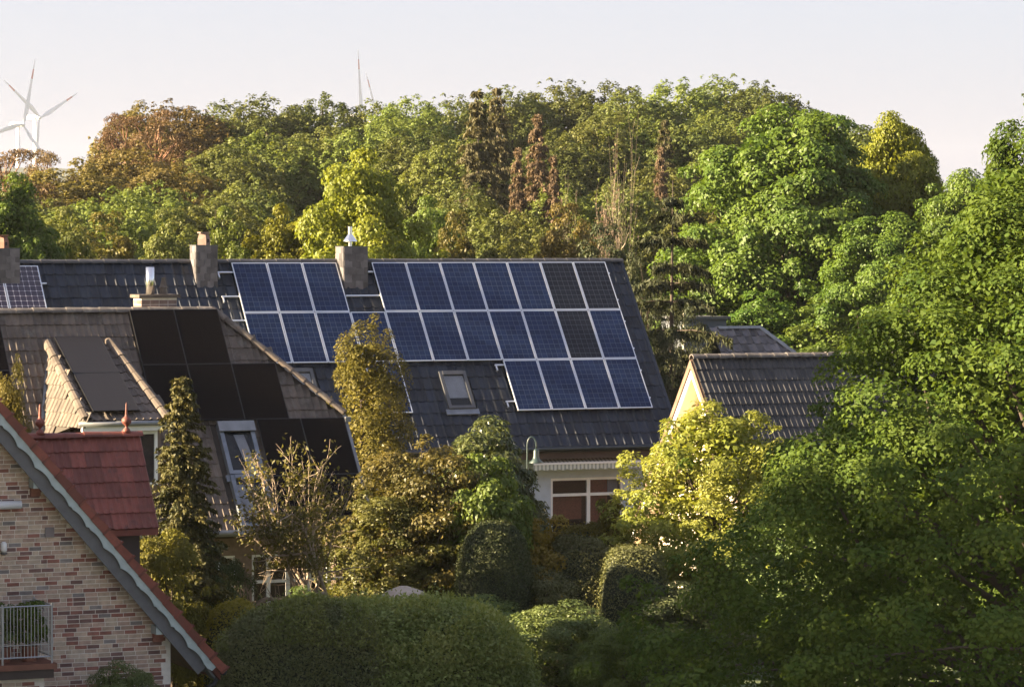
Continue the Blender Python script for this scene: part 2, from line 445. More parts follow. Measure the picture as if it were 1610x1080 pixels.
def cap_mesh(name, l, r, mat):
    mb = MB(); seg = 7
    A = [(0, r * math.cos(math.pi * k / (seg-1)) * 1.0, r * math.sin(math.pi * k / (seg-1)) * .85 - r * .25) for k in range(seg)]
    mb.v = [(0, y, z) for _, y, z in A] + [(l * 1.06, y * .86, z * .86) for _, y, z in A] + [(0, y * .85, z * .85 - .02) for _, y, z in A]
    for k in range(seg - 1):
        mb.f.append((k, k+1, seg+k+1, seg+k)); mb.m.append(0)
        mb.f.append((2*seg+k, 2*seg+k+1, k+1, k)); mb.m.append(0)
    return mb.mesh(name, mat)

def lay_caps(parent, p0, p1, mesh, l, name='ridge_tile', seed=3):
    p0 = Vector(p0); p1 = Vector(p1); d = p1 - p0; n = max(1, int(round(d.length / l))); rng = random.Random(seed)
    x = d.normalized(); up = Vector((0, 0, 1)); y = up.cross(x).normalized(); z = x.cross(y)
    R = Matrix(((x.x, y.x, z.x, 0), (x.y, y.y, z.y, 0), (x.z, y.z, z.z, 0), (0, 0, 0, 1)))
    for k in range(n):
        link(name, mesh, parent, Matrix.Translation(p0 + d * (k / n) + z * rng.uniform(-.006, .006)) @ R @ Matrix.Diagonal((d.length / n / l, 1, 1, 1)))

def wall_holes(mb, x0, x1, z0, z1, y0, y1, holes, m=0):
    xs = sorted(set([x0, x1] + [v for h in holes for v in (h[0], h[1])]))
    for a, b in zip(xs[:-1], xs[1:]):
        zs = z0
        for h in sorted([h for h in holes if h[0] <= a + 1e-6 and h[1] >= b - 1e-6], key=lambda h: h[2]):
            if h[2] > zs: mb.box(a, b, y0, y1, zs, h[2], m)
            zs = h[3]
        if zs < z1: mb.box(a, b, y0, y1, zs, z1, m)

def window(parent, x0, x1, z0, z1, y, cols, rows, fw=.06, sill=True, inside=None):
    """casement with frame bars, a pane in each opening; x across, y = outer face of the wall"""
    mb = MB(); yo, yi = y + .03, y + .11
    mb.box(x0, x0+fw, yo, yi, z0, z1); mb.box(x1-fw, x1, yo, yi, z0, z1)
    mb.box(x0+fw, x1-fw, yo, yi, z0, z0+fw); mb.box(x0+fw, x1-fw, yo, yi, z1-fw, z1)
    xs = [x0+fw] + [v for c in cols for v in (c - fw*.7, c + fw*.7)] + [x1-fw]
    zs = [z0+fw] + [v for r in rows for v in (r - fw*.55, r + fw*.55)] + [z1-fw]
    for c in cols: mb.box(c - fw*.7, c + fw*.7, yo-.006, yi, z0+fw, z1-fw)
    for r in rows:
        for i in range(0, len(xs), 2): mb.box(xs[i], xs[i+1], yo-.003, yi, r - fw*.55, r + fw*.55)
    if sill: mb.box(x0-.05, x1+.05, y-.08, y+.05, z0-.05, z0-.003)
    w = mb.build('window', M['white'], parent)
    for i in range(0, len(xs), 2):
        for j in range(0, len(zs), 2):
            MB().box(xs[i], xs[i+1], yo+.035, yo+.043, zs[j], zs[j+1]).build('pane', M['glass'], w)
    return w, xs, zs

_pm = {}
def panel_meshes(pw, ph, cell, frame, fw):
    key = (pw, ph, cell, frame)
    if key not in _pm:
        f = MB(); t = .038
        f.box(0, fw, 0, ph, 0, t); f.box(pw-fw, pw, 0, ph, 0, t); f.box(fw, pw-fw, 0, fw, 0, t); f.box(fw, pw-fw, ph-fw, ph, 0, t)
        g = MB(); g.box(fw, pw-fw, fw, ph-fw, .004, t-.003)
        gm = g.mesh('glass', M[cell]); uvl = gm.uv_layers.new(name='UVMap')
        for p in gm.polygons:
            for li in p.loop_indices:
                co = gm.vertices[gm.loops[li].vertex_index].co
                uvl.data[li].uv = ((co.x - fw) / (pw - 2*fw), (co.y - fw) / (ph - 2*fw))
        _pm[key] = (f.mesh('frame', M[frame]), gm)
    return _pm[key]

def solar_panel(pl, x, d, pw, ph, cell, frame, label, group, fw=.028, lift=.11):
    """x = left edge, d = distance of its upper edge below the ridge"""
    o = empty('solar_panel', label=label, cat='solar panel', group=group)
    o.matrix_world = pl.h.W @ pl.M @ Matrix.Translation((x, -d - ph, lift))
    o.empty_display_size = .2
    a, b = panel_meshes(pw, ph, cell, frame, fw)
    link('frame', a, o); link('glass', b, o)
    return o

ORD = ['leftmost', 'second from left', 'third from left', 'fourth from left', 'fifth from left', 'sixth from left', 'seventh from left', 'eighth from left', 'ninth from left', 'tenth from left', 'rightmost']

def skylight(pl, parent, x0, x1, d0, d1, frame='alu_dark', blind_or_reflection=None, label=None):
    fw = .10; mb = MB(); z0, z1 = -.02, .15
    B = lambda a, b, c, d, e, f: mb.box(a, b, -d, -c, e, f, 0, pl.M)
    B(x0, x0+fw, d0, d1, z0, z1); B(x1-fw, x1, d0, d1, z0, z1); B(x0+fw, x1-fw, d0, d0+fw*1.3, z0, z1+.02); B(x0+fw, x1-fw, d1-fw, d1, z0, z1)
    w = mb.build('roof_window', M[frame], parent)
    if label: w['label'] = label
    g = MB(); g.box(x0+fw, x1-fw, -(d1-fw), -(d0+fw*1.3), .115, .123, 0, pl.M); g.build('pane', M['glass'], w)
    f = MB(); f.box(x0-.09, x1+.09, -(d1+.18), -(d1+.003), .06, .105, 0, pl.M); f.build('flashing_apron', M['flash'], w)
    if blind_or_reflection:
        h = (d1 - d0) * blind_or_reflection
        g = MB(); g.box(x0+fw, x1-fw, -(d0+fw*1.3+h), -(d0+fw*1.3), .09, .095, 0, pl.M); g.build('blind_or_reflection', M['curtain'], w)
        g = MB(); g.box(x0+fw, x1-fw, -(d1-fw), -(d0+fw*1.3), -.015, -.005, 0, pl.M); g.build('room_surface', M['room'], w)
    return w

# ------- long house with the blue panels
o = at(975, 411, 105)
mh = House('row_house', 'long house with glossy dark grey tiled roof carrying the blue solar panels', o)
RZ = o.z
HM = 4.10                                                     # horizontal run of the slope
ZE = RZ - HM * math.tan(PIT)
XL = -23.0
pl_m = Plane(mh, (0, 0, RZ), PIT)
LS = HM / math.cos(PIT)
mb = MB(); t = .16
mb.prism([(0, 0, RZ-.02), (0, -HM, ZE-.02), (0, -HM, ZE-.02-t), (0, 0, RZ-.02-t*1.4), (0, HM, ZE-.02-t), (0, HM, ZE-.02)], (XL, 0, 0))
roof = mb.build('roof', M['deck'], mh.e)
# body of the house, with the window opening in the front wall
yw = -(HM - .62)
p0 = mh.hit(866, 752, (0, yw, 0), (0, 1, 0)); p1 = mh.hit(980, 752, (0, yw, 0), (0, 1, 0))
zt = p0.z; zb = mh.hit(920, 850, (0, yw, 0), (0, 1, 0)).z
zm = mh.hit(920, 777, (0, yw, 0), (0, 1, 0)).z; xm = mh.hit(926, 777, (0, yw, 0), (0, 1, 0)).x
mb = MB(); zw = ZE + .45
wall_holes(mb, XL+.4, -.35, 0, zw, yw, yw+.3, [(p0.x, p1.x, zb, zt)])
mb.box(XL+.4, -.35, -yw-.3, -yw, 0, zw)
mb.box(-.65, -.35, yw+.3, -yw-.3, 0, zw); mb.box(XL+.4, XL+.7, yw+.3, -yw-.3, 0, zw)
for xx in (-.65, XL+.4): mb.prism([(xx, yw+.3, zw), (xx, -yw-.3, zw), (xx, 0, RZ-.6)], (.3, 0, 0))
mb.build('wall', M['wall_blue'], mh.e)
w, xs, zs = window(mh.e, p0.x, p1.x, zb, zt, yw, [xm], [zm], .075)
MB().box(xs[2]+.02, xs[3]-.35, yw+.2, yw+.21, zs[0], zs[3]).build('blind_or_reflection', M['blind_or_reflection'], w)  # sheet behind the pane, coloured as the brick reflection in it
MB().box(xs[3]-.34, xs[3]-.02, yw+.19, yw+.2, zs[2], zs[3]).build('curtain', M['curtain'], w)
MB().box(xs[0], xs[1]-.1, yw+.2, yw+.21, zs[0]+.55, zs[1]).build('blind_or_reflection', M['blind_or_reflection'], w)  # same painted reflection in the left pane
MB().box(p0.x-.3, p1.x+.3, yw+.9, yw+.95, zb-.3, zt+.3).build('room_surface', M['room'], w)
# gutter, fascia
MB().tube([mh_ for mh_ in [(XL, -HM-.05, ZE-.06), (.05, -HM-.05, ZE-.06)]], .075, 8).build('gutter', M['zinc'], mh.e, smooth=True)
MB().box(XL, -.02, -HM+.06, -HM+.09, ZE-.36, ZE-.16).build('fascia', M['wood_dark'], mh.e)
MB().box(XL, -.03, -HM+.1, yw-.003, ZE-.33, ZE-.30).build('soffit', M['soffit'], mh.e)
# verge trim down the end of the roof
mb = MB(); mb.box(-.02, .06, -LS, 0, -.16, .055, 0, pl_m.M); mb.build('verge_trim', M['tile_grey'], mh.e)
# solar panels
PWm, PHm, GX, GY = 1.05, 1.765, 1.072, 1.787
pxr = pl_m.hit(951, 414, .11)[0]; pd0 = .13
cols = [pxr - PWm - (10 - c) * GX for c in range(11)]
under = []
names = {}
def mainp(r, c, cell, lab):
    under.append((cols[c], cols[c] + PWm, pd0 + r*GY, pd0 + r*GY + PHm))
    return solar_panel(pl_m, cols[c], pd0 + r*GY, PWm, PHm, cell, 'alu', lab, 'blue solar panels on the long grey roof')
row1 = [0, 1, 2, 4, 5, 6, 7, 8, 9, 10]
pan = {}
for i, c in enumerate(row1):
    dark = c in (9, 10)
    if c < 3: lab = 'blue solar panel, %s of three left of the slate chimney, along the ridge' % ['leftmost', 'middle', 'rightmost'][c]
    else: lab = '%s solar panel along the ridge, %s of the seven right of the slate chimney' % ('dark' if dark else 'blue', ['first', 'second', 'third', 'fourth', 'fifth', 'sixth', 'last'][c-4])
    pan[0, c] = mainp(0, c, 'cell_dark' if dark else 'cell_blue', lab)
for c in range(11):
    pan[1, c] = mainp(1, c, 'cell_dark' if c == 9 else 'cell_blue', '%s solar panel in the middle row, %s of its eleven' % ('dark' if c == 9 else 'blue', ORD[c]))
for c in (7, 8, 9, 10):
    pan[2, c] = mainp(2, c, 'cell_blue', 'blue solar panel in the lowest row of four, %s' % ['leftmost', 'second from left', 'third from left', 'rightmost'][c-7])
pan[2, 3] = mainp(2, 3, 'cell_blue', 'blue solar panel half hidden behind the golden conifer, below the middle row')
def rail(r, c, f, x0, x1, foot=True):
    mb = MB(); y = PHm * (1 - f)
    mb.box(x0, x1, y-.02, y+.02, -.045, -.004)
    if foot: mb.box(x0+.02, x0+.06, y-.17, y-.02, -.04, -.012); mb.box(x0+.02, x0+.06, y-.19, y-.15, -.1, -.012)
    mb.build('mounting_rail', M['alu'], pan[r, c])
rail(0, 0, .17, -.48, -.002); rail(0, 0, .66, -.52, -.002); rail(1, 0, .13, -.52, -.002); rail(1, 0, .72, -.5, -.002)
rail(0, 4, .17, -.16, -.002, False); rail(0, 4, .66, -1.05, -.002, False)
rail(2, 7, .07, -.28, -.002); rail(2, 7, .8, -.28, -.002)
for r in range(3):
    rail(r, 10, .22, PWm+.002, PWm+.06, False); rail(r, 10, .78, PWm+.002, PWm+.06, False)
# two panels with white cell corners at the far end
xr, dd = pl_m.hit(59, 419, .11)
for k in range(2):
    x = xr - PWm - k*GX
    under.append((x, x+PWm, dd, dd+PHm))
    p = solar_panel(pl_m, x, dd, PWm, PHm, 'cell_mono', 'alu', ['solar panel with white cell corners, whole one at the far end of the ridge', 'solar panel with white cell corners cut by the picture edge'][k], 'panels with white cell corners')
    if k == 0:
        for f in (.33, .85):
            mb = MB(); mb.box(PWm+.002, PWm+.16, PHm*(1-f)-.02, PHm*(1-f)+.02, -.045, -.004); mb.build('mounting_rail', M['alu'], p)
# roof windows
x0, d0 = pl_m.hit(689, 585, .1); x1, _ = pl_m.hit(731, 585, .1); _, d1 = pl_m.hit(720, 643, .1)
skylight(pl_m, roof, x0, x1, d0, d1, 'alu_dark', .6); win1 = (x0, x1, d0, d1+.15)
xa, da = pl_m.hit(447, 581, .1)
skylight(pl_m, roof, xa, xa + (x1-x0), da, da + (d1-d0), 'alu_dark', .6)
def hid_m(x, y, Mx):
    q = pl_m.Mi @ Mx.translation
    for a, b, c, d in under:
        if a - .1 < q.x < b - .1 and c < -q.y - .2 < d: return True
    if y > 487 and x < 340: return True
    if y > 490 and x < 335 + (y - 490) * 1.28: return True
    if 500 < x < 648 and 505 < y < 700: return True
    if x < 860 and y > 690: return True
    if 650 < x < 790 and y > 670 + max(0, (x-740))*.3: return True
    return False
tm = tile_mesh('roof_tile', .286, .42, M['tile_grey'])
wins = [(x0, x1, d0, d1), (xa, xa + (x1-x0), da, da + (d1-d0))]
lay_tiles(pl_m, roof, XL, 0, LS + .02, .286, .42, tm, lambda x, d: not any(w_[0]-.05 < x < w_[1]+.05 and w_[2]-.05 < d < w_[3]+.12 for w_ in wins), hid_m)
cm = cap_mesh('ridge_tile', .37, .13, M['ridge_grey'])
lay_caps(roof, (-20.5, 0, RZ+.02), (.05, 0, RZ+.02), cm, .37)

def slate_chimney(house, parent, xc, yc, z0, z1, wx, wy, seed):
    rng = random.Random(seed); b = MB()
    b.box(xc-wx/2, xc+wx/2, yc-wy/2, yc+wy/2, z0, z1)
    ch = b.build('chimney', M['slate'], parent)
    t = .012; rh = .2
    rows = max(2, int((z1 - z0) / rh))
    for r in range(rows):
        za, zb_ = z1 - (r+1)*rh, z1 - r*rh + (.0 if r == 0 else .03)
        for face in range(2):
            L_ = wx if face == 0 else wy; n = 3
            cuts = [0] + [L_*(i + (.5 if r % 2 else 0))/n + rng.uniform(-.02, .02) for i in range(0 if r % 2 else 1, n)] + [L_]
            for a, b_ in zip(cuts[:-1], cuts[1:]):
                if b_ - a < .05: continue
                m_ = MB(); dz = rng.uniform(-.015, .015); cut = .06
                P = [(a+.004, za+dz+cut), (a+cut, za+dz), (b_-.004, za+dz), (b_-.004, zb_), (a+.004, zb_)]
                lift = .004 + rng.uniform(0, .004)
                if face == 0: m_.prism([(xc-wx/2+p, yc-wy/2-lift, z) for p, z in P], (0, -t, 0))
                else: m_.prism([(xc-wx/2-lift, yc+wy/2-p, z) for p, z in P], (-t, 0, 0))
                m_.build('slate', M['slate'], ch)
    b = MB(); b.box(xc-wx/2-.02, xc+wx/2+.02, yc-wy/2-.02, yc+wy/2+.02, z1+.002, z1+.03); b.build('chimney_cap', M['alu_dark'], ch)
    b = MB(); b.box(xc-wx/2-.06, xc+wx/2+.06, yc-wy/2-.05, yc-wy/2-.003, z0, z0+.7); 
    return ch

def chim_at(pxl, pxr_, pyt, depth, yc, seed, drop=1.6):
    a = mh.hit(pxl, pyt, (0, yc - depth/2, 0), (0, 1, 0)); b = mh.hit(pxr_, pyt, (0, yc - depth/2, 0), (0, 1, 0))
    return slate_chimney(mh, roof, (a.x+b.x)/2, yc, a.z - drop, a.z, b.x - a.x, depth, seed), (a.x+b.x)/2, a.z
ch, xc, zc_ = chim_at(541, 578, 389, .66, -.28, 5, 1.3)
f = MB(); f.lathe([(.055, .03), (.055, .16), (.20, .17), (.19, .20), (.075, .36), (.065, .37), (.065, .60), (.0, .60)], (xc - .05, -.28, zc_), 14); f.build('flue_cowl', M['steel'], ch, smooth=False)
ch, xc, zc_ = chim_at(309, 342, 387, .55, -.28, 6, 1.3)
def pot(ch, xc, yc, z, m_, s=1.0):
    b = MB(); b.lathe([(.19*s, .03), (.19*s, .2*s), (.15*s, .33*s), (.15*s, .36*s)], (xc, yc, z), 4); 
    b.box(xc-.15*s, xc+.15*s, yc-.15*s, yc+.15*s, z+.363*s, z+.40*s)
    po = b.build('chimney_pot', m_, ch)
    q = MB(); q.box(xc-.03*s, xc+.10*s, yc-.145*s, yc-.12*s, z+.1*s, z+.2*s); q.build('vent_opening', M['room'], po)
pot(ch, xc, -.28, zc_, M['chim_brick'])
ch, xc, zc_ = chim_at(-14, 31, 392, .66, -.28, 7, 1.3)
pot(ch, xc, -.28, zc_, M['clay_pot'])
# striped awning under the eaves
aw = empty('awning', label='pale striped awning with scalloped valance above the blue grey wall', cat='awning')
aw.matrix_world = mh.W
za = mh.hit(930, 727, (0, yw-.5, 0), (0, 1, 0)).z
xa0 = mh.hit(838, 730, (0, yw-.5, 0), (0, 1, 0)).x; xa1 = mh.hit(1022, 730, (0, yw-.5, 0), (0, 1, 0)).x
def stripes(name):
    m, N, L, b = nodes_of(name)
    tc = N.new("ShaderNodeTexCoord"); wv = N.new("ShaderNodeTexWave"); wv.inputs['Scale'].default_value = 2.6; wv.inputs['Distortion'].default_value = 0
    L.new(tc.outputs['Object'], wv.inputs['Vector'])
    cr = N.new("ShaderNodeValToRGB"); cr.color_ramp.elements[0].position = .25; cr.color_ramp.elements[0].color = (.30, .33, .31, 1); cr.color_ramp.elements[1].position = .45; cr.color_ramp.elements[1].color = (.62, .64, .58, 1)
    L.new(wv.outputs[0], cr.inputs[0]); L.new(cr.outputs[0], b.inputs['Base Color']); b.inputs['Roughness'].default_value = .8
    return m
M['stripe'] = stripes('striped awning cloth')
mb = MB(); mb.prism([(xa0, yw-.5, za), (xa1, yw-.5, za), (xa1, yw-.01, za+.2), (xa0, yw-.01, za+.2)], (0, 0, .012)); mb.build('canopy', M['stripe'], aw)
MB().box(xa0, xa1, yw-.55, yw-.505, za-.03, za+.03).build('front_bar', M['white'], aw)
mb = MB(); n = 14; w_ = (xa1-xa0)/n
for i in range(n):
    P = [(xa0+i*w_, yw-.53, za-.032)] + [(xa0+(i+q/6)*w_, yw-.53, za-.15-.05*math.sin(math.pi*q/6)) for q in range(7)] + [(xa0+(i+1)*w_, yw-.53, za-.032)]
    mb.prism(P, (0, .008, 0))
mb.build('valance', M['stripe'], aw)

# ------- brown roof house with black panels
o = at(335, 489, 83.6)
bh = House('half_hipped_house', 'half hipped house with weathered brown tiled roof and black solar panels', o)
RZ2 = o.z; HB = 3.85; ZE2 = RZ2 - HB * math.tan(PIT)
LS2 = HB / math.cos(PIT)
pl_b = Plane(bh, (0, 0, RZ2), PIT)
hx, hd = pl_b.hit(538, 652)                                    # lower end of the hip
XL2 = -8.5
hy = -hd*math.cos(PIT); hz = RZ2 - hd*math.sin(PIT)
def slab(mb, poly, t): mb.prism([Vector(p) - Vector((0, 0, .02)) for p in poly], (0, 0, -t))
mb = MB()
slab(mb, [(XL2, 0, RZ2), (XL2, -HB, ZE2), (hx, -HB, ZE2), (hx, hy, hz), (0, 0, RZ2)], .16)
slab(mb, [(XL2, 0, RZ2), (0, 0, RZ2), (hx, -hy, hz), (hx, HB, ZE2), (XL2, HB, ZE2)], .16)
slab(mb, [(0, 0, RZ2), (hx, hy, hz), (hx, -hy, hz)], .16)
roof2 = mb.build('roof', M['deck_brown'], bh.e)
yw2 = -(HB - .5)
wt = bh.hit(396, 872, (0, yw2, 0), (0, 1, 0)); wr = bh.hit(562, 872, (0, yw2, 0), (0, 1, 0)); wz0 = bh.hit(420, 975, (0, yw2, 0), (0, 1, 0)).z
wa = bh.hit(343, 870, (0, yw2, 0), (0, 1, 0)); wb = bh.hit(370, 870, (0, yw2, 0), (0, 1, 0))
zw = ZE2 + .4
mb = MB(); wall_holes(mb, XL2+.3, hx-.3, 0, zw, yw2, yw2+.3, [(wt.x, wr.x, wz0, wt.z), (wa.x, wb.x, wt.z-1.0, wt.z)])
mb.box(XL2+.3, hx-.3, -yw2-.3, -yw2, 0, zw); mb.box(hx-.6, hx-.3, yw2+.3, -yw2-.3, 0, zw); mb.box(XL2+.3, XL2+.6, yw2+.3, -yw2-.3, 0, zw)
mb.prism([(hx-.6, yw2+.3, zw), (hx-.6, -yw2-.3, zw), (hx-.6, -hy-.1, hz-.25), (hx-.6, hy+.1, hz-.25)], (.3, 0, 0))
mb.build('wall', M['wall_brown'], bh.e)
c1 = bh.hit(423, 905, (0, yw2, 0), (0, 1, 0)); c2 = bh.hit(454, 905, (0, yw2, 0), (0, 1, 0)); c3 = bh.hit(487, 905, (0, yw2, 0), (0, 1, 0)); r1 = bh.hit(420, 914, (0, yw2, 0), (0, 1, 0)).z
c4 = c3.x + (c2.x - c1.x)
w, xs, zs = window(bh.e, wt.x, wr.x, wz0, wt.z, yw2, [c1.x, c2.x, c3.x, c4], [r1], .06)
MB().box(wt.x-.3, wr.x+.3, yw2+1.2, yw2+1.25, wz0-.3, wt.z+.3).build('room_surface', M['room'], w)
w, xs, zs = window(bh.e, wa.x, wb.x, wt.z-1.0, wt.z, yw2, [], [wt.z-.5], .06)
MB().box(wa.x-.1, wb.x+.1, yw2+.6, yw2+.65, wt.z-1.2, wt.z+.1).build('room_surface', M['room'], w)
MB().tube([(XL2, -HB-.05, ZE2-.06), (hx+.05, -HB-.05, ZE2-.06)], .075, 8).build('gutter', M['zinc_pale'], bh.e, smooth=True)
MB().box(XL2, hx, -HB+.05, yw2-.003, ZE2-.2, ZE2-.17).build('soffit', M['soffit'], bh.e)
MB().box(hx+.0, hx+.13, hy-.25, -hy+.1, hz-.16, hz-.04).build('hip_gutter', M['zinc_pale'], bh.e)
mb = MB(); mb.box(hx-.02, hx+.07, -LS2, -hd-.05, -.13, .06, 0, pl_b.M); mb.build('verge_trim', M['zinc_pale'], bh.e)
# panels: rows of 2, 3, 2, 2
PW2, PH2, GX2, GY2 = 1.085, 1.60, 1.097, 1.612
x_l, d_l = pl_b.hit(203, 489, .1)
under2 = []
def blackp(x, d, lab):
    under2.append((x, x+PW2, d, d+PH2))
    return solar_panel(pl_b, x, d, PW2, PH2, 'cell_black', 'black_frame', lab, 'black solar panels on the brown roof', fw=.012)
for k in range(2): blackp(x_l + k*GX2, d_l, 'black solar panel at the brown ridge below the brick chimney, %s of two' % ['left', 'right'][k])
for k in range(3): blackp(x_l + k*GX2 + .0, d_l + GY2, 'black solar panel in the second row on the brown roof, %s of three' % ['left', 'middle', 'right'][k])
x3, _ = pl_b.hit(404, 662, .1)
rx = hx - .03
for k in range(2):
    blackp(rx - (2-k)*GX2, d_l + 2*GY2, 'black solar panel beside the upper roof window, %s of two' % ['left', 'right'][k])
    blackp(rx - (2-k)*GX2, d_l + 3*GY2, 'black solar panel in the lowest row above the brown gutter, %s of two' % ['left', 'right'][k])
xl_, dl_ = pl_b.hit(-3, 500, .1)
for k in range(2): blackp(xl_ - PW2, d_l + k*GY2 + .1, 'black solar panel cut by the picture edge, %s of two' % ['upper', 'lower'][k])
# roof windows, one above the other
wx0, wd0 = pl_b.hit(341, 666, .1); wx1, _ = pl_b.hit(396, 666, .1); _, wd1 = pl_b.hit(385, 746, .1)
_, wd2 = pl_b.hit(410, 828, .1)
u = skylight(pl_b, roof2, wx0, wx1, wd0, wd1, 'flash', None); 
mb = MB(); mb.box(wx0-.02, wx1+.02, -(wd0+.28), -wd0, .172, .21, 0, pl_b.M); mb.build('hood', M['zinc_pale'], u)
mb = MB(); mb.box(wx0+.1, wx1-.1, -(wd1-.1), -(wd0+.13), -.018, -.01, 0, pl_b.M); mb.build('room_surface', M['room'], u)
mb = MB(); mb.prism([pl_b.pt(wx0+.35, wd0+.3, .06), pl_b.pt(wx0+.6, wd0+.3, .06), pl_b.pt(wx1-.12, wd1-.12, .06), pl_b.pt(wx1-.35, wd1-.12, .06)], pl_b.n*.01); mb.build('curtain', M['curtain'], u)
u = skylight(pl_b, roof2, wx0, wx1, wd1+.03, wd2, 'flash', None)
mb = MB(); mb.box(wx0+.1, wx1-.1, -(wd2-.1), -(wd1+.16), -.018, -.01, 0, pl_b.M); mb.build('room_surface', M['room'], u)
mb = MB(); mb.box(wx0+.12, wx0+.55, -(wd2-.3), -(wd1+.25), .05, .06, 0, pl_b.M); mb.build('curtain', M['curtain'], u)
# dormer: a flatter front plane with steep tiled cheeks
x_tl, d_tl = pl_b.hit(74, 540); x_tr, _ = pl_b.hit(172, 540)
TL = pl_b.pt(x_tl, d_tl); TR = pl_b.pt(x_tr, d_tl)
DP = math.radians(27)
pl_d = Plane(bh, TL, DP)
bx0, bd = pl_d.hit(136, 662)
bx1 = pl_d.hit(262, 655)[0]
BL = pl_d.pt(bx0, bd); BR = pl_d.pt(bx1, bd)
xv, dv = pl_b.hit(66, 690)
VL = pl_b.pt(xv, dv)
VR = Vector((BR.x + .35, -(RZ2 - BR.z)/math.tan(PIT), BR.z))
mb = MB(); slab(mb, [TL + Vector((0, .1, .0)), BL, BR, TR + Vector((0, .1, 0))], .12)
dorm = mb.build('dormer_roof', M['deck_brown'], bh.e)
slope = (bx0) / bd; slope2 = (bx1 - (x_tr - x_tl)) / bd
tmb = tile_mesh('roof_tile', .34, .36, M['tile_brown'], 2, .032)
lay_tiles(pl_d, dorm, -1.0, 4.0, bd + .03, .34, .36, tmb, lambda x, d: slope*d - .02 < x < (x_tr - x_tl) + slope2*d + .05, None, 300, 9)
# left cheek: its own plane through TL, BL, VL
e1 = (BL - TL); nn = e1.cross(VL - TL).normalized()
if nn.x > 0: nn = -nn
mb = MB(); mb.prism([TL, BL, VL], -nn*.05); chk = mb.build('dormer_cheek', M['deck_brown'], bh.e)
class FreePlane(Plane):
    def __init__(s, house, P0, u, n):
        s.h = house; s.P0 = Vector(P0); s.n = n; s.u = (Vector(u) - n*n.dot(Vector(u))).normalized(); s.s = -(n.cross(s.u))
        if s.s.z > 0: s.u = -s.u; s.s = -s.s
        s.M = Matrix.Translation(s.P0) @ Matrix(((s.u.x, -s.s.x, s.n.x, 0), (s.u.y, -s.s.y, s.n.y, 0), (s.u.z, -s.s.z, s.n.z, 0), (0, 0, 0, 1))); s.Mi = s.M.inverted()
hor = nn.cross(Vector((0, 0, 1))).normalized()
pl_c = FreePlane(bh, TL, hor, nn)
def loc2(p): q = pl_c.Mi @ p; return (q.x, -q.y)
cpoly = [loc2(TL), loc2(BL), loc2(VL)]
cx = [p[0] for p in cpoly]; cd = max(p[1] for p in cpoly)
lay_tiles(pl_c, chk, min(cx)-.1, max(cx)+.1, cd, .34, .34, tmb, lambda x, d: in_poly(x, d, cpoly), None, 200, 10)
capb = cap_mesh('ridge_tile', .40, .14, M['tile_brown'])
lay_caps(dorm, BL + Vector((0, -.02, .05)), TL + Vector((0, 0, .05)), capb, .40, 'hip_tile')
lay_caps(dorm, BR + Vector((0, -.02, .05)), TR + Vector((0, 0, .05)), capb, .40, 'hip_tile')
mb = MB(); mb.prism([TR, BR, VR], Vector((-.05, 0, 0))); mb.build('dormer_cheek', M['deck_brown'], bh.e)
v0 = pl_b.pt(x_tl - .02, d_tl + .1, .05); mb = MB(); mb.prism([v0, v0 + Vector((.16, 0, 0)), VL + Vector((.12, 0, .06)), VL + Vector((-.06, 0, .06))], pl_b.n*.02); mb.build('valley_flashing', M['flash'], bh.e)
mb = MB(); mb.box(BL.x+.1, BR.x-.1, BL.y+.25, BL.y+.4, BL.z-1.7, BL.z-.13); 
dw = mb.build('dormer_wall', M['wall_brown'], bh.e)
MB().box(BL.x-.1, BR.x+.1, BL.y-.02, BL.y+.1, BL.z-.24, BL.z-.02).build('dormer_fascia', M['white'], bh.e)
MB().tube([(BL.x-.2, BL.y-.08, BL.z-.07), (BR.x+.15, BR.y-.08, BR.z-.07)], .06, 8).build('dormer_gutter', M['zinc_pale'], bh.e, smooth=True)
ww, xs, zs = window(bh.e, BR.x-1.9, BR.x-.2, BL.z-1.5, BL.z-.26, BL.y+.13, [BR.x-1.05], [], .07, False)
# two panels on it
gx, gd = pl_d.hit(85, 531, .12)
for k in range(2):
    solar_panel(pl_d, gx, gd + k*1.76, 1.09, 1.75, 'cell_char', 'black_frame', 'charcoal solar panel on the brown dormer, %s of two' % ['upper', 'lower'][k], 'charcoal panels on the brown dormer', fw=.012, lift=.12)
dpoly = [(70, 525), (165, 530), (262, 660), (60, 690)]
def hid_b(x, y, Mx):
    q = pl_b.Mi @ Mx.translation
    for a, b, c, d in under2 + [(wx0, wx1, wd0, wd2)]:
        if a - .1 < q.x < b - .15 and c < -q.y - .18 < d: return True
    return in_poly(x, y, dpoly) or (y > 660 and x < 235) or (235 < x < 320 and y > 620) or (420 < x and y > 720)
xq = lambda x, d: not (wx0-.05 < x < wx1+.05 and wd0-.05 < d < wd2+.1) and x < (hx * d / hd if d < hd else hx) - .02 and not (d > d_tl + .3 and x_tl + .1 < x < pl_b.hit(258, 650)[0] and in_poly(*bh.pix(pl_b.pt(x, d)), [(80, 545), (168, 545), (250, 655), (75, 655)]))
lay_tiles(pl_b, roof2, XL2, hx, LS2 + .02, .34, .36, tmb, xq, hid_b, 300, 11)
capm = cap_mesh('ridge_tile', .40, .14, M['ridge_moss'])
lay_caps(roof2, (XL2, 0, RZ2+.03), (0, 0, RZ2+.03), capm, .40)
lay_caps(roof2, (hx+.05, hy-.05, hz+.05), (0, 0, RZ2+.05), capb, .40, 'hip_tile')
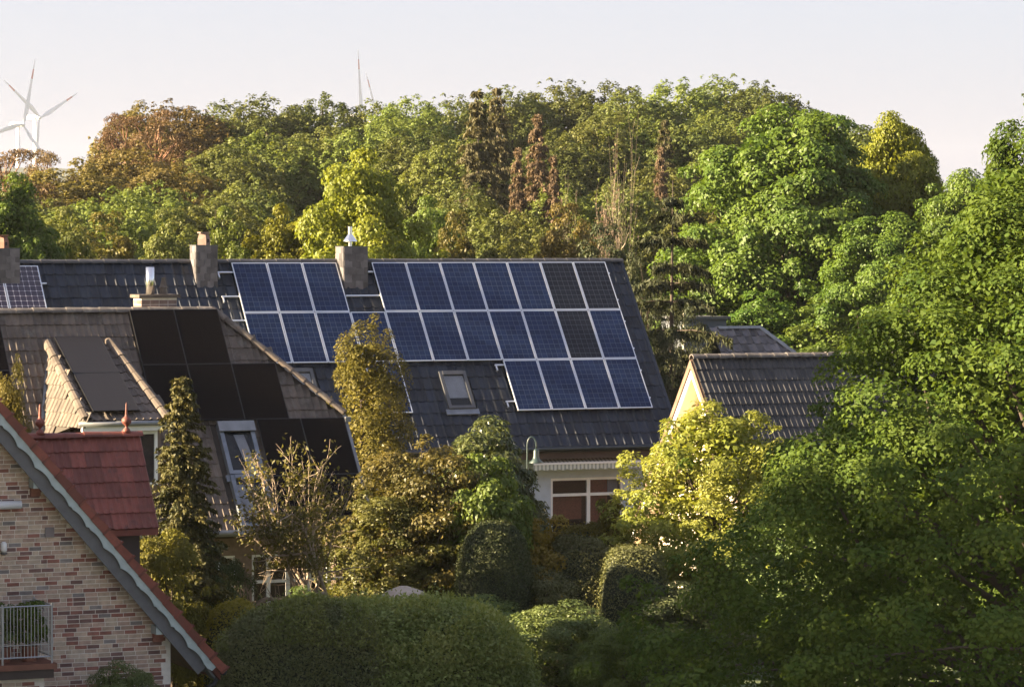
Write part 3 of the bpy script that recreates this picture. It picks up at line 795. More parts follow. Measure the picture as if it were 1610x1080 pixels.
# brick chimney with slab, steel flue and clay cowl
a = bh.hit(222, 470, (0, .25, 0), (0, 1, 0)); b_ = bh.hit(278, 470, (0, .25, 0), (0, 1, 0))
mb = MB(); mb.box(a.x, b_.x, .25, .85, RZ2-1.0, a.z+.02); ch = mb.build('chimney', M['mortar'], roof2)
ct = a.z; rngb = random.Random(2)
for r in range(4):
    for f_, (Lw) in enumerate((b_.x-a.x, .6)):
        n = 4 if f_ == 0 else 2
        for k in range(n):
            q0, q1 = Lw*k/n+.006, Lw*(k+1)/n-.006; z0_, z1_ = ct-.02-(r+1)*.11, ct-.02-r*.11-.012
            m_ = MB(); pr = rngb.uniform(.006, .012)
            if f_ == 0: m_.box(a.x+q0, a.x+q1, .25-pr, .26, z0_, z1_)
            else: m_.box(a.x-pr, a.x+.01, .25+q0, .25+q1, z0_, z1_)
            m_.build('brick', M['chim_brick'], ch)
MB().box(a.x-.07, b_.x+.07, .18, .92, ct+.022, ct+.10).build('chimney_slab', M['tile_brown'], ch)
sx_ = bh.hit(236, 460, (0, .5, 0), (0, 1, 0)); st = bh.hit(236, 420, (0, .5, 0), (0, 1, 0))
MB().lathe([(.10, .103), (.10, st.z-ct), (.085, st.z-ct), (.085, .15)], (sx_.x, .5, ct), 16).build('flue', M['steel'], ch, smooth=True)
kx = bh.hit(257, 455, (0, .5, 0), (0, 1, 0)).x
MB().lathe([(.11, .103), (.09, .25), (.12, .26), (.09, .30), (.05, .45), (.05, .50), (.02, .51)], (kx, .5, ct), 10).build('clay_cowl', M['tile_brown'], ch)

# ------- cream gable house
o = at(1088, 563, 92)
ch_ = House('cream_gable_house', 'cream gabled house with charcoal tiled roof behind the yellow green tree', o)
RZ3 = o.z; HC = 4.2; ZE3 = RZ3 - HC*math.tan(PIT); LS3 = HC/math.cos(PIT)
pl_r = Plane(ch_, (0, 0, RZ3), PIT)
XR3 = 10.0
mb = MB(); t = .2
mb.prism([(.0, 0, RZ3-.02), (.0, -HC, ZE3-.02), (.0, -HC, ZE3-.02-t), (.0, 0, RZ3-.02-t*1.4), (.0, HC, ZE3-.02-t), (.0, HC, ZE3-.02)], (XR3, 0, 0))
roof3 = mb.build('roof', M['soffit'], ch_.e)
for sgn in (-1, 1):
    mb = MB(); P = [(-.03, 0, RZ3-.03), (-.03, sgn*HC, ZE3-.03), (-.03, sgn*HC, ZE3-.21), (-.03, 0, RZ3-.26)]
    mb.prism(P, (-.03, 0, 0)); mb.build('verge_tile_strip', M['soffit'], ch_.e)
    mb = MB(); P = [(-.02, 0, RZ3-.262), (-.02, sgn*HC, ZE3-.212), (-.02, sgn*HC, ZE3-.36), (-.02, 0, RZ3-.50)]
    mb.prism(P, (.04, 0, 0)); mb.build('bargeboard', M['white'], ch_.e)
gy = HC - .45; zw = ZE3 + .25
mb = MB()
gx_ = .55
mb.box(gx_, XR3-.3, -gy, gy, 0, zw); mb.prism([(gx_, -gy, zw), (gx_, gy, zw), (gx_, 0, zw + gy*math.tan(PIT) - .02)], (XR3-.3-gx_, 0, 0))
mb.build('wall', M['wall_cream'], ch_.e)
for sgn in (-1, 1):
    mb = MB(); mb.prism([(.03, 0, RZ3-.36), (.03, sgn*HC*.97, ZE3-.13), (gx_-.003, sgn*HC*.97, ZE3-.13), (gx_-.003, 0, RZ3-.36)], (0, 0, -.03)); mb.build('soffit', M['wall_cream'], ch_.e)
tmr = tile_mesh('roof_tile', .32, .375, M['tile_black'], 2, .034)
def hid_r(x, y, Mx): return x > 1285 - max(0, y-600)*.5 or y > 650
lay_tiles(pl_r, roof3, .0, XR3, LS3 + .02, .32, .375, tmr, None, hid_r, 300, 12)
lay_caps(roof3, (-.02, 0, RZ3+.03), (XR3, 0, RZ3+.03), capm, .40)

# ------- small grey hipped house far back
o = at(1128, 517, 124)
fh = House('hipped_house', 'small grey hipped roof house peeping out beside the cedar', o)
z3 = o.z; L_ = 1.7; hh = 1.6
pl_f = Plane(fh, (0, 0, z3), math.radians(45))
rx_ = L_; ez = z3 - hh
mb = MB(); R0, R1 = Vector((0, 0, z3)), Vector((rx_, 0, z3))
a1, a2, a3, a4 = Vector((-.3, -hh, ez)), Vector((rx_+hh, -hh, ez)), Vector((rx_+hh, hh, ez)), Vector((-.3, hh, ez))
mb.prism([R0, a1, a2, R1], (0, 0, -.12)); mb.prism([R1, a2, a3], (0, 0, -.12)); mb.prism([R0, R1, a3, a4], (0, 0, -.12))
rf = mb.build('roof', M['deck'], fh.e)
mb = MB(); mb.box(0, rx_+hh-.3, -hh+.3, hh-.3, 0, ez-.12); mb.build('wall', M['wall_blue'], fh.e)
tf = tile_mesh('roof_tile', .3, .4, M['slate'], 1, .05)
lay_tiles(pl_f, rf, -.3, rx_+hh, hh/math.cos(math.radians(45)), .3, .4, tf, lambda x, d: x < rx_ + d*.707, None, 100, 13)
pl_f2 = Plane(fh, (rx_, 0, z3), math.radians(45), (0, 1, 0))
capf = cap_mesh('ridge_tile', .4, .12, M['zinc_pale'])
lay_caps(rf, R0 + Vector((0, 0, .03)), R1 + Vector((0, 0, .03)), capf, .4); lay_caps(rf, a2 + Vector((0, 0, .05)), R1 + Vector((0, 0, .05)), capf, .4, 'hip_tile')
lay_caps(rf, a3 + Vector((0, 0, .05)), R1 + Vector((0, 0, .05)), capf, .4, 'hip_tile')
gb = at(1096, 502, 128)
gs = empty('garage', (gb.x, gb.y, 0), YAW, 'flat grey outbuilding with a beige post, left of the small hipped roof', 'outbuilding')
MB().box(-.5, 1.2, 0, 2, 0, gb.z).build('wall', M['grey_wall'], gs)
MB().box(-.6, -.5, -.1, .0, 0, gb.z+.35).build('post', M['wall_cream'], gs)
MB().box(-.75, 1.3, -.15, 2.1, gb.z+.003, gb.z+.10).build('roof', M['alu_dark'], gs)
# ------- brick gable house in front
o = at(268, 1000, 64)
kh = House('brick_house', 'brick gabled house with red tiled verge and scalloped grey bargeboard', o)
P1 = kh.hit(0, 637, (0, -.42, 0), (0, 1, 0)); P2 = kh.hit(353, 1052, (0, -.42, 0), (0, 1, 0))
KP = math.atan2(P1.z - P2.z, P2.x - P1.x)
AX = -3.75
AZ = P2.z + (P2.x - AX) * math.tan(KP)
tk = math.tan(KP)
BACK = 6.6
def roofz(x): return AZ - abs(x - AX) * tk
XE = P2.x - .05; XW = 2*AX - XE
mb = MB(); t = .2
zr = lambda x: roofz(x) - .06
mb.prism([(AX, -.34, zr(AX)), (XE, -.34, zr(XE)), (XE, -.34, zr(XE)-t), (AX, -.34, zr(AX)-t*1.4), (XW, -.34, zr(XW)-t), (XW, -.34, zr(XW))], (0, BACK + .6, 0))
kroof = mb.build('roof', M['tile_red'], kh.e)
wl0, wr0 = 2*AX, 0.0
ztop = lambda x: roofz(x) - .36
mb = MB()
mb.prism([(wl0, .0, 0), (wr0, .0, 0), (wr0, .0, ztop(wr0)), (AX, .0, ztop(AX)), (wl0, .0, ztop(wl0))], (0, BACK, 0))
kwall = mb.build('wall', M['mortar'], kh.e)
# bricks, one by one
BL_, BHt, CP, LPx = .224, .0660, .0790, .2365
meshes = []
for L_ in (BL_, .107):
    for q in BRICKS:
        m_ = MB(); m_.box(0, L_, -.007, .01, 0, BHt); meshes.append(m_.mesh('brick', q))
rng = random.Random(17); items = []
zc0 = .02; r = 0
bal_x = kh.hit(84, 1045, (0, 0, 0), (0, 1, 0)).x
while zc0 < ztop(AX):
    x = wl0 - rng.uniform(0, .2)
    while x < wr0 - .03:
        hd_ = rng.random() < .13; L_ = .107 if hd_ else BL_
        if x + L_ > wr0: break
        if x > wl0 and max(zc0 + BHt - ztop(x), zc0 + BHt - ztop(x + L_)) < 0.01:
            tone = rng.choices(range(6), (28, 26, 15, 9, 18, 6))[0]
            items.append((Matrix.Translation((x, rng.uniform(-.004, .003), zc0)) @ Matrix.Rotation(rng.uniform(-.008, .008), 4, 'Y'), tone + (6 if hd_ else 0)))
        x += L_ + .0125
    zc0 += CP; r += 1
spread('brick', kwall, kh, meshes, items, 300, lambda x, y, Mx: y < 650 or (x < 92 and y > 950))
# verge: tiles, bargeboards
L_v = .345; dvec = Vector((math.cos(KP), 0, -math.sin(KP)))
nv = int((XE - AX) / (L_v * math.cos(KP)))
mb = MB(); l2 = L_v * 1.08
mb.v = []
mb.prism([(0, 0, .05), (l2, 0, .085), (l2, 0, -.075), (0, 0, -.085)], (0, .035, 0))
mb.prism([(0, .036, .05), (l2, .036, .085), (l2, .036, .045), (0, .036, .01)], (0, .24, 0))
mb.prism([(l2-.03, -.02, .104), (l2+.006, -.02, .108), (l2+.006, -.02, -.085), (l2-.03, -.02, -.085)], (0, .30, 0))
vt = mb.mesh('verge_tile', M['tile_red'])
Rv = Matrix(((dvec.x, 0, math.sin(KP), 0), (0, 1, 0, 0), (dvec.z, 0, math.cos(KP), 0), (0, 0, 0, 1)))
for k in range(nv + 1):
    p = Vector((XE + .03, -.47, roofz(XE + .03) - .02)) - dvec * L_v * (k + 1)
    link('verge_tile', vt, kroof, Matrix.Translation(p) @ Rv)
def board(y0, th, top, depth, wave, name, m_, x0, x1, step=.49):
    L_ = (x1 - x0) / math.cos(KP); n = int(L_ / .05); P = [];
    lo = []
    for i in range(n + 1):
        s_ = L_ * i / n; ph = (s_ / step) % 1.0
        w = wave * (abs(math.sin(math.pi * ph)) ** .7) if wave else 0
        notch = wave * .5 if wave and ph < .06 else 0
        lo.append((s_, -top - depth + w + notch))
    mb = MB()
    for i in range(n):
        a, b = lo[i], lo[i+1]
        mb.prism([(a[0], 0, -top), (b[0], 0, -top), (b[0], 0, b[1]), (a[0], 0, a[1])], (0, th, 0))
    mb.build(name, m_, kh.e, Matrix.Translation((x0, y0, roofz(x0))) @ Rv)
board(-.445, .03, .09, .17, .07, 'scalloped_bargeboard', M['barge_teal'], AX, XE - .05)
board(-.36, .03, .12, .30, 0, 'inner_bargeboard', M['barge_grey'], AX, XE - .12)
mb = MB(); mb.prism([(AX, -.325, ztop(AX)+.06), (XE-.1, -.325, ztop(XE-.1)+.06), (XE-.1, -.325, ztop(XE-.1)-.0), (AX, -.325, ztop(AX)-.0)], (0, .32, 0)); mb.build('verge_soffit', M['barge_grey'], kh.e)
mb = MB(); n_ = int((XE - AX) / .085)
for k in range(n_):
    x_ = AX + .1 + k*.085
    if x_ < XE - .25: mb.box(x_, x_+.045, -.30, -.26, ztop(x_) - .13, ztop(x_) + .05)
mb.build('dentil_moulding', M['wood_dark'], kh.e)
# purlin ends on red corbels
for (a, b, c, d) in ((52, 80, 753, 767), (245, 272, 984, 996)):
    q0 = kh.hit(a, c, (0, -.3, 0), (0, 1, 0)); q1 = kh.hit(b, d, (0, -.3, 0), (0, 1, 0))
    MB().box(q0.x, q1.x, -.32, -.016, q1.z, q0.z).build('purlin_end', M['barge_teal'], kh.e)
    mb = MB(); z_ = q1.z
    mb.box(q0.x+.02, q0.x+.2, -.14, -.016, z_-.075, z_-.003); mb.box(q0.x+.02, q0.x+.2, -.09, -.017, z_-.155, z_-.08)
    mb.build('corbel', BRICKS[2], kh.e)
# downpipe and gutter at the foot of the roof
ge = Vector((XE+.04, 0, roofz(XE)-.1))
MB().tube([(ge.x, -.4, ge.z), (ge.x, BACK, ge.z)], .07, 8).build('gutter', M['zinc'], kh.e, smooth=True)
MB().tube([(ge.x-.02, -.2, ge.z-.05), (ge.x-.1, -.15, ge.z-.25), (ge.x-.45, -.06, ge.z-.45), (ge.x-.62, -.06, ge.z-.6), (.12, -.06, .0)], .045, 8).build('downpipe', M['zinc'], kh.e, smooth=True)
# fittings on the wall
q = kh.hit(33, 793, (0, -.12, 0), (0, 1, 0))
MB().tube([(q.x-2.2, -.13, q.z), (q.x, -.13, q.z)], .075, 12).build('awning_cassette', M['white'], kh.e, smooth=True)
q = kh.hit(6, 860, (0, -.1, 0), (0, 1, 0))
wlp = empty('wall_lamp', label='small white lantern fixed to the brick wall above the balcony', cat='lamp'); wlp.matrix_world = kh.W @ Matrix.Translation((q.x, -.1, q.z))
MB().lathe([(.045, -.09), (.06, -.05), (.06, .06), (.03, .10)], (0, 0, 0), 10).build('lamp_glass', M['lamp_white'], wlp, smooth=True)
MB().lathe([(.065, -.125), (.065, -.095), (.03, -.093)], (0, 0, 0), 10).build('lamp_base', M['alu_dark'], wlp)
MB().box(-.02, .02, 0, .09, -.14, -.10).build('bracket', M['alu_dark'], wlp)
q0 = kh.hit(71, 829, (0, -.02, 0), (0, 1, 0)); q1 = kh.hit(85, 844, (0, -.02, 0), (0, 1, 0))
MB().box(q0.x, q1.x, -.034, -.016, q1.z, q0.z).build('vent_cover', M['plaque'], kh.e)
# balcony
yb = -1.25
cR = kh.hit(90, 1042, (0, yb, 0), (0, 1, 0)); zf = cR.z
MB().box(cR.x-4.5, cR.x, yb, -.016, zf-.10, zf).build('balcony_slab', M['clay_pot'], kh.e)
MB().box(cR.x-4.5, cR.x-.05, yb+.04, -.017, zf-.26, zf-.103).build('balcony_edge', M['wood_dark'], kh.e)
mb = MB(); mb.box(cR.x-4.4, cR.x-.18, yb+.22, -.018, .0, zf-.263); bay = mb.build('bay_wall', M['mortar'], kh.e)
it2 = []; zc0 = .8
while zc0 < zf - .35:
    x = cR.x - 1.9 - rng.uniform(0, .2)
    while x < cR.x - .19:
        L_ = BL_ if rng.random() > .15 else .107
        if x + L_ > cR.x - .18: break
        it2.append((Matrix.Translation((x, yb+.22, zc0)), rng.choices(range(6), (28, 26, 15, 9, 18, 6))[0] + (6 if L_ < .2 else 0))); x += L_ + .0125
    zc0 += CP
spread('brick', bay, kh, meshes, it2, 120)
rt = kh.hit(84, 951, (0, yb+.06, 0), (0, 1, 0)).z
rl = empty('balcony_railing', label='thin galvanised bar railing round the balcony on the brick wall', cat='railing'); rl.matrix_world = kh.W
xr_ = cR.x - .08
for (a, b) in (((cR.x-4.4, yb+.06), (xr_, yb+.06)), ((xr_, yb+.06), (xr_, -.05))):
    for z_ in (rt, zf + .12): MB().tube([(a[0], a[1], z_), (b[0], b[1], z_)], .013, 6).build('rail', M['iron'], rl)
    MB().tube([(a[0], a[1], zf+.34), (b[0], b[1], zf+.34)], .008, 5).build('rail', M['iron'], rl)
    Ln = math.dist(a, b); n = int(Ln / .062)
    for k in range(1, n):
        x_, y_ = a[0] + (b[0]-a[0])*k/n, a[1] + (b[1]-a[1])*k/n
        if x_ < cR.x - 2.0: continue
        MB().tube([(x_, y_, zf+.1), (x_, y_, rt)], .0065, 5).build('baluster', M['iron'], rl)
for x_, y_ in ((xr_, yb+.06), (xr_-.9, yb+.06), (xr_-2.2, yb+.06), (xr_, -.06)):
    MB().tube([(x_, y_, zf), (x_, y_, rt+.04)], .02, 8).build('post', M['iron'], rl)
# red tiled dormer on its far slope, with finials
D0 = kh.Wi @ at(219, 684, 69.0)
DPK = math.radians(55)
pl_k = Plane(kh, D0, DPK)
dk = pl_k.hit(256, 829)[1]
hk = dk*math.cos(DPK); zk = D0.z - dk*math.sin(DPK)
XD = -3.9
mb = MB(); mb.prism([(D0.x, D0.y, D0.z-.02), (D0.x, D0.y-hk, zk-.02), (D0.x, D0.y-hk, zk-.14), (D0.x, D0.y, D0.z-.2), (D0.x, D0.y+hk, zk-.14), (D0.x, D0.y+hk, zk-.02)], (XD, 0, 0))
drf = mb.build('dormer_roof', M['tile_red'], kh.e)
MB().box(D0.x+XD, D0.x-.3, D0.y-hk+.25, D0.y+hk-.25, zk-1.5, zk-.08).build('dormer_wall', M['wood_dark'], kh.e)
tmk = tile_mesh('roof_tile', .30, .365, M['tile_red'], 2, .032)
lay_tiles(pl_k, drf, XD, 0.0, dk + .02, .30, .365, tmk, None, lambda x, y, Mx: x < 20 + (y-655)*.85, 300, 14)
capk = cap_mesh('ridge_tile', .38, .12, M['tile_red'])
lay_caps(drf, D0 + Vector((XD, 0, .02)), D0 + Vector((.03, 0, .02)), capk, .38)
for pxx in (63, 199):
    q = kh.hit(pxx, 680, D0, (0, 1, 0))
    MB().lathe([(.10, .06), (.07, .12), (.03, .16), (.03, .19), (.095, .25), (.10, .30), (.07, .35), (.035, .38), (.03, .42), (.018, .62), (.0, .66)], (q.x, D0.y, D0.z), 12).build('finial', M['tile_red'], drf, smooth=True)

# ------- goose-neck lamp
a = at(829, 700, 93.5); b = at(843, 700, 93.5)
lp = empty('street_lamp', (a.x, a.y, 0), 0, 'goose-neck lamp with bell shade in front of the awning', 'street lamp')
R_ = (b.x - a.x) / 2; zc_ = a.z
pts = [(0, 0, 0), (0, 0, zc_ - .6), (0, 0, zc_)] + [(R_ - R_*math.cos(math.pi*k/8), 0, zc_ + R_*1.9*math.sin(math.pi*k/8)) for k in range(1, 9)] + [(2*R_, 0, zc_ - .12)]
MB().tube(pts, .022, 8).build('post', M['lamp_green'], lp, smooth=True)
MB().lathe([(.05, 0), (.075, -.05), (.08, -.2), (.11, -.28), (.2, -.36), (.2, -.375), (.0, -.37)], (2*R_, 0, zc_ - .1), 14).build('lamp_shade', M['lamp_green'], lp, smooth=True)

# ------- garden canopy behind the hedge
a = at(597, 950, 73.5); b = at(692, 950, 73.5); tp = at(634, 921, 73.5)
cp = empty('garden_canopy', (tp.x, tp.y, 0), YAW, 'pinkish beige faceted canopy top rising behind the clipped hedge', 'canopy')
wd = (b.x - a.x); zt_ = tp.z; ze_ = a.z - .1
mb = MB()
ring = [(-.45*wd, -.55), (.05*wd, -.8), (.62*wd, -.45), (.62*wd, .5), (0, .8), (-.5*wd, .4)]
lev = [(1.0, ze_), (.78, ze_ + (zt_-ze_)*.45), (.45, ze_ + (zt_-ze_)*.8), (.12, zt_)]
for (s0, z0_), (s1, z1_) in zip(lev[:-1], lev[1:]):
    for k in range(6):
        p, q = ring[k], ring[(k+1) % 6]
        mb.face([(p[0]*s0, p[1]*s0, z0_), (q[0]*s0, q[1]*s0, z0_), (q[0]*s1, q[1]*s1, z1_), (p[0]*s1, p[1]*s1, z1_)])
mb.face([(p[0]*.12, p[1]*.12, zt_) for p in ring])
for k in range(6):
    p, q = ring[k], ring[(k+1) % 6]
    mb.face([(p[0], p[1], ze_-.25), (q[0], q[1], ze_-.25), (q[0], q[1], ze_), (p[0], p[1], ze_)])
mb.build('canopy_cloth', M['canvas'], cp)
for k in range(6): MB().tube([(ring[k][0]*.94, ring[k][1]*.94, 0), (ring[k][0]*.94, ring[k][1]*.94, ze_)], .025, 6).build('post', M['alu'], cp)

# ------- wind turbines
def blade(mb, L, hub, h, phi, ax):
    u = Vector((h[0]*math.sin(phi), h[1]*math.sin(phi), math.cos(phi))); side = u.cross(ax).normalized()
    sec = [(.02, .9, .9), (.10, 1.3, .8), (.22, 1.9, .5), (.45, 1.35, .32), (.70, .85, .2), (.74, .8, .19), (.85, .6, .15), (.88, .52, .14), (1.0, .12, .05)]
    rings = []
    for t, w, th in sec:
        tw = math.radians(14*(1-t)**2 + 4); sd_ = side*math.cos(tw) + ax*math.sin(tw); nn_ = u.cross(sd_)
        c = hub + u*(L*t) + sd_*(w*.3)
        rings.append([c - sd_*w*.8, c + nn_*th*.5, c + sd_*w, c - nn_*th*.5])
    for i in range(len(rings)-1):
        for k in range(4):
            k2 = (k+1) % 4
            mb.face([rings[i][k], rings[i][k2], rings[i+1][k2], rings[i+1][k]], 1 if i in (4, 5) else 0)
def turbine(px, py, Y, Lpx, phi0, c, label):
    hub = at(px, py, Y); h = (c, math.sqrt(1-c*c)); ax = Vector((h[1], -h[0], 0))
    t = empty('wind_turbine', (hub.x - ax.x*4.5, hub.y - ax.y*4.5, 0), 0, label, 'wind turbine', 'wind turbines beyond the hill')
    base = t.location.copy(); hl = hub - base
    L = Lpx * Y / FPX
    MB().tube([(0, 0, 0), (0, 0, hl.z*.5), (0, 0, hl.z-1.2)], [2.3, 1.9, 1.25], 16).build('tower', M['turbine'], t, smooth=True)
    mb = MB(); mb.tube([hl - ax*12, hl - ax*11, hl - ax*6, hl - ax*1.6], [1.0, 1.7, 1.9, 1.6], 12)
    mb.build('nacelle', M['turbine'], t, smooth=True)
    mb = MB(); mb.tube([hl - ax*11.99 + Vector((0, 0, 1.3)), hl - ax*9.2 + Vector((0, 0, 1.6))], .5, 8); mb.build('red_marking', M['turbine_red'], t)
    MB().tube([hl - ax*1.55, hl, hl + ax*1.2, hl + ax*1.9], [1.55, 1.6, 1.1, .2], 12).build('hub', M['turbine'], t, smooth=True)
    for k in range(3):
        mb = MB(); blade(mb, L, hl, h, math.radians(phi0 + 120*k), ax); mb.build('blade', [M['turbine'], M['turbine_red']], t)
turbine(36, 196, 2300, 107, 15, .6, 'nearer wind turbine at the picture corner, one blade pointing up')
turbine(62, 185, 2500, 98, 64.8, .58, 'wind turbine with two blades spread in a V above the pines')
turbine(567, 184, 2600, 106, -3.5, .6, 'wind turbine hidden by treetops, only an upright blade showing')
turbine(595, 194, 3000, 85, -21.8, .6, 'wind turbine behind the treetops, only a slanted blade tip showing')
# ------------------------------------------------------------------ vegetation
def unit(a): return a / np.maximum(np.linalg.norm(a, axis=1, keepdims=True), 1e-9)

def leaf_quads(C, Nn, D, L, W, fold=.18):
    """kite-shaped leaves: centre, facing, pointing direction, length and width per leaf"""
    n = len(C); D = unit(D - Nn * np.sum(D*Nn, 1, keepdims=True)); S = np.cross(Nn, D)
    L = np.broadcast_to(np.asarray(L, float).reshape(-1, 1), (n, 1)); W = np.broadcast_to(np.asarray(W, float).reshape(-1, 1), (n, 1))
    V = np.empty((n, 4, 3))
    V[:, 0] = C - D*L*.5; V[:, 2] = C + D*L*.5 - Nn*L*fold
    V[:, 1] = C + S*W*.5 + Nn*W*fold - D*L*.05; V[:, 3] = C - S*W*.5 + Nn*W*fold - D*L*.05
    return V.reshape(-1, 3), np.arange(n*4).reshape(-1, 4)

class Leaves:
    def __init__(s): s.C = []; s.N = []; s.D = []; s.L = []; s.W = []
    def add(s, C, N, D, L, W):
        s.C.append(C); s.N.append(N); s.D.append(D); s.L.append(np.broadcast_to(L, (len(C),))); s.W.append(np.broadcast_to(W, (len(C),)))
    def count(s): return sum(len(c) for c in s.C)
    def mesh(s, name, mat):
        V, F = leaf_quads(np.concatenate(s.C), np.concatenate(s.N), np.concatenate(s.D), np.concatenate(s.L), np.concatenate(s.W))
        return np_mesh(name, V, F, mat)

def lump(rng, k=7, lo=1.5, hi=4.5):
    Wv = rng.normal(size=(k, 3)); Wv = unit(Wv) * rng.uniform(lo, hi, (k, 1)); ph = rng.uniform(0, 6.28, k)
    return lambda d: np.sin(d @ Wv.T + ph).mean(1) * 1.6

def limb(mb, p0, p1, r0, r1, rng, sag=.12, seg=5, k=4):
    p0 = np.array(p0, float); p1 = np.array(p1, float); L = np.linalg.norm(p1 - p0)
    mid = rng.normal(size=3) * L * sag * .5 + np.array([0, 0, L * sag])
    pts = [p0 + (p1-p0)*t + mid*math.sin(math.pi*t)*.6 for t in np.linspace(0, 1, k)]
    mb.tube(pts, list(np.linspace(r0, r1, k)), seg, caps=False)
    return pts

def broadleaf(seed, H, cb, R, pads, per, leafL, padr, prof=(.75, .6), mat=None, bark='bark', lumpy=.22, ry=None, shell=.42, asp=.62, limbs=16, flat=.7, droop=0.0, inner=.12, sprigs=.12, fill=None, stems=1):
    """crown of leaf pads spread through a lumpy volume, on a trunk with limbs that reach into it"""
    rng = np.random.default_rng(seed); lp = lump(rng); ry = ry or R
    CH = H - cb
    t = rng.uniform(0, 1, pads*3); w = np.sin(np.pi*np.clip(t, 0, 1)**prof[0])**prof[1]
    keep = rng.uniform(0, 1, len(t)) < (w*.85 + .15); t = t[keep][:pads]; w = w[keep][:pads]; n = len(t)
    ang = rng.uniform(0, 2*np.pi, n)
    d3 = np.stack([np.cos(ang), np.sin(ang), (t - .45)*2.2], 1); d3 = unit(d3)
    rad = (1 - shell*rng.uniform(0, 1, n)**1.6) * (1 + lumpy*lp(d3))
    spr = rng.uniform(0, 1, n) < sprigs; rad = np.where(spr, rad*(1.06 + .2*rng.uniform(0, 1, n)) + .02, rad)
    top = 1 + .5*lumpy*lp(d3)
    C = np.stack([np.cos(ang)*R*w*rad, np.sin(ang)*ry*w*rad, cb + CH*(t*.97 + .0)*np.where(t > .5, top, 1)], 1)
    C[:, 2] = np.minimum(C[:, 2] + spr*(t > .4)*rng.uniform(0, .07, n)*CH, H*1.03)
    out = unit(np.stack([np.cos(ang)*w, np.sin(ang)*w, (t - .35)*1.3 + .15], 1))
    pr = padr * rng.uniform(.6, 1.35, n) * np.where(spr, .55, 1)
    lv = Leaves()
    cnt = np.maximum(4, (per * (pr/padr)**2).astype(int)); idx = np.repeat(np.arange(n), cnt); m = len(idx)
    q = unit(rng.normal(size=(m, 3)) + out[idx]*.75 + np.array([0, 0, .25]))
    rr = (.35 + .65*rng.uniform(0, 1, m)**.6)
    P = C[idx] + q * (pr[idx]*rr)[:, None] * np.array([1, 1, flat])
    P[:, 2] -= droop * (rr**2) * pr[idx] * rng.uniform(0, 1, m)
    Nn = unit(q*.65 + out[idx]*.25 + np.array([0, 0, .35]) + rng.normal(size=(m, 3))*.42)
    D = unit(q + rng.normal(size=(m, 3))*.6 - np.array([0, 0, .5]))
    Ls = leafL * rng.uniform(.65, 1.3, m)
    lv.add(P, Nn, D, Ls, Ls*asp)
    if inner:
        k = int(m*inner); tt = rng.uniform(.08, .9, k); ww = np.sin(np.pi*tt**prof[0])**prof[1]; aa = rng.uniform(0, 6.28, k); r2 = rng.uniform(0, .75, k)**.5*.8
        P2 = np.stack([np.cos(aa)*R*ww*r2, np.sin(aa)*ry*ww*r2, cb + CH*tt], 1)
        lv.add(P2, unit(rng.normal(size=(k, 3)) + np.array([0, 0, .5])), rng.normal(size=(k, 3)), leafL*1.5, leafL*1.2)
    mb = MB(); r0 = .022*H + .03
    heads = []
    for s_ in range(stems):
        ox, oy = (0, 0) if stems == 1 else (rng.uniform(-.12, .12)*R, rng.uniform(-.12, .12)*R)
        lean = rng.normal(size=2)*.05*R*(1 if stems == 1 else 3)
        pts = [(ox + lean[0]*u**2, oy + lean[1]*u**2, u*(cb + CH*.8)) for u in np.linspace(0, 1, 6)]
        mb.tube(pts, list(np.linspace(r0, r0*.25, 6)/(stems**.5)), 7, caps=False); heads.append(pts)
    for k in rng.choice(n, min(limbs, n), replace=False):
        h = heads[rng.integers(len(heads))]; z0 = cb*.8 + (C[k][2] - cb)*.45
        tt = min(max(z0/(cb + CH*.8), .1), .95); i = tt*5; a = int(i); f = i - a
        p0 = np.array(h[a])*(1-f) + np.array(h[min(a+1, 5)])*f
        e = limb(mb, p0, C[k]*np.array([.92, .92, 1]), r0*.35*(1-tt*.5), r0*.06, rng)
        for _ in range(3):
            j = rng.choice(n); 
            if np.linalg.norm(C[j] - C[k]) < R*.5: limb(mb, e[2], C[j], r0*.12, r0*.04, rng, k=3, seg=4)
    return lv.mesh('crown', mat), mb.mesh('trunk', M[bark], True), H, R*2

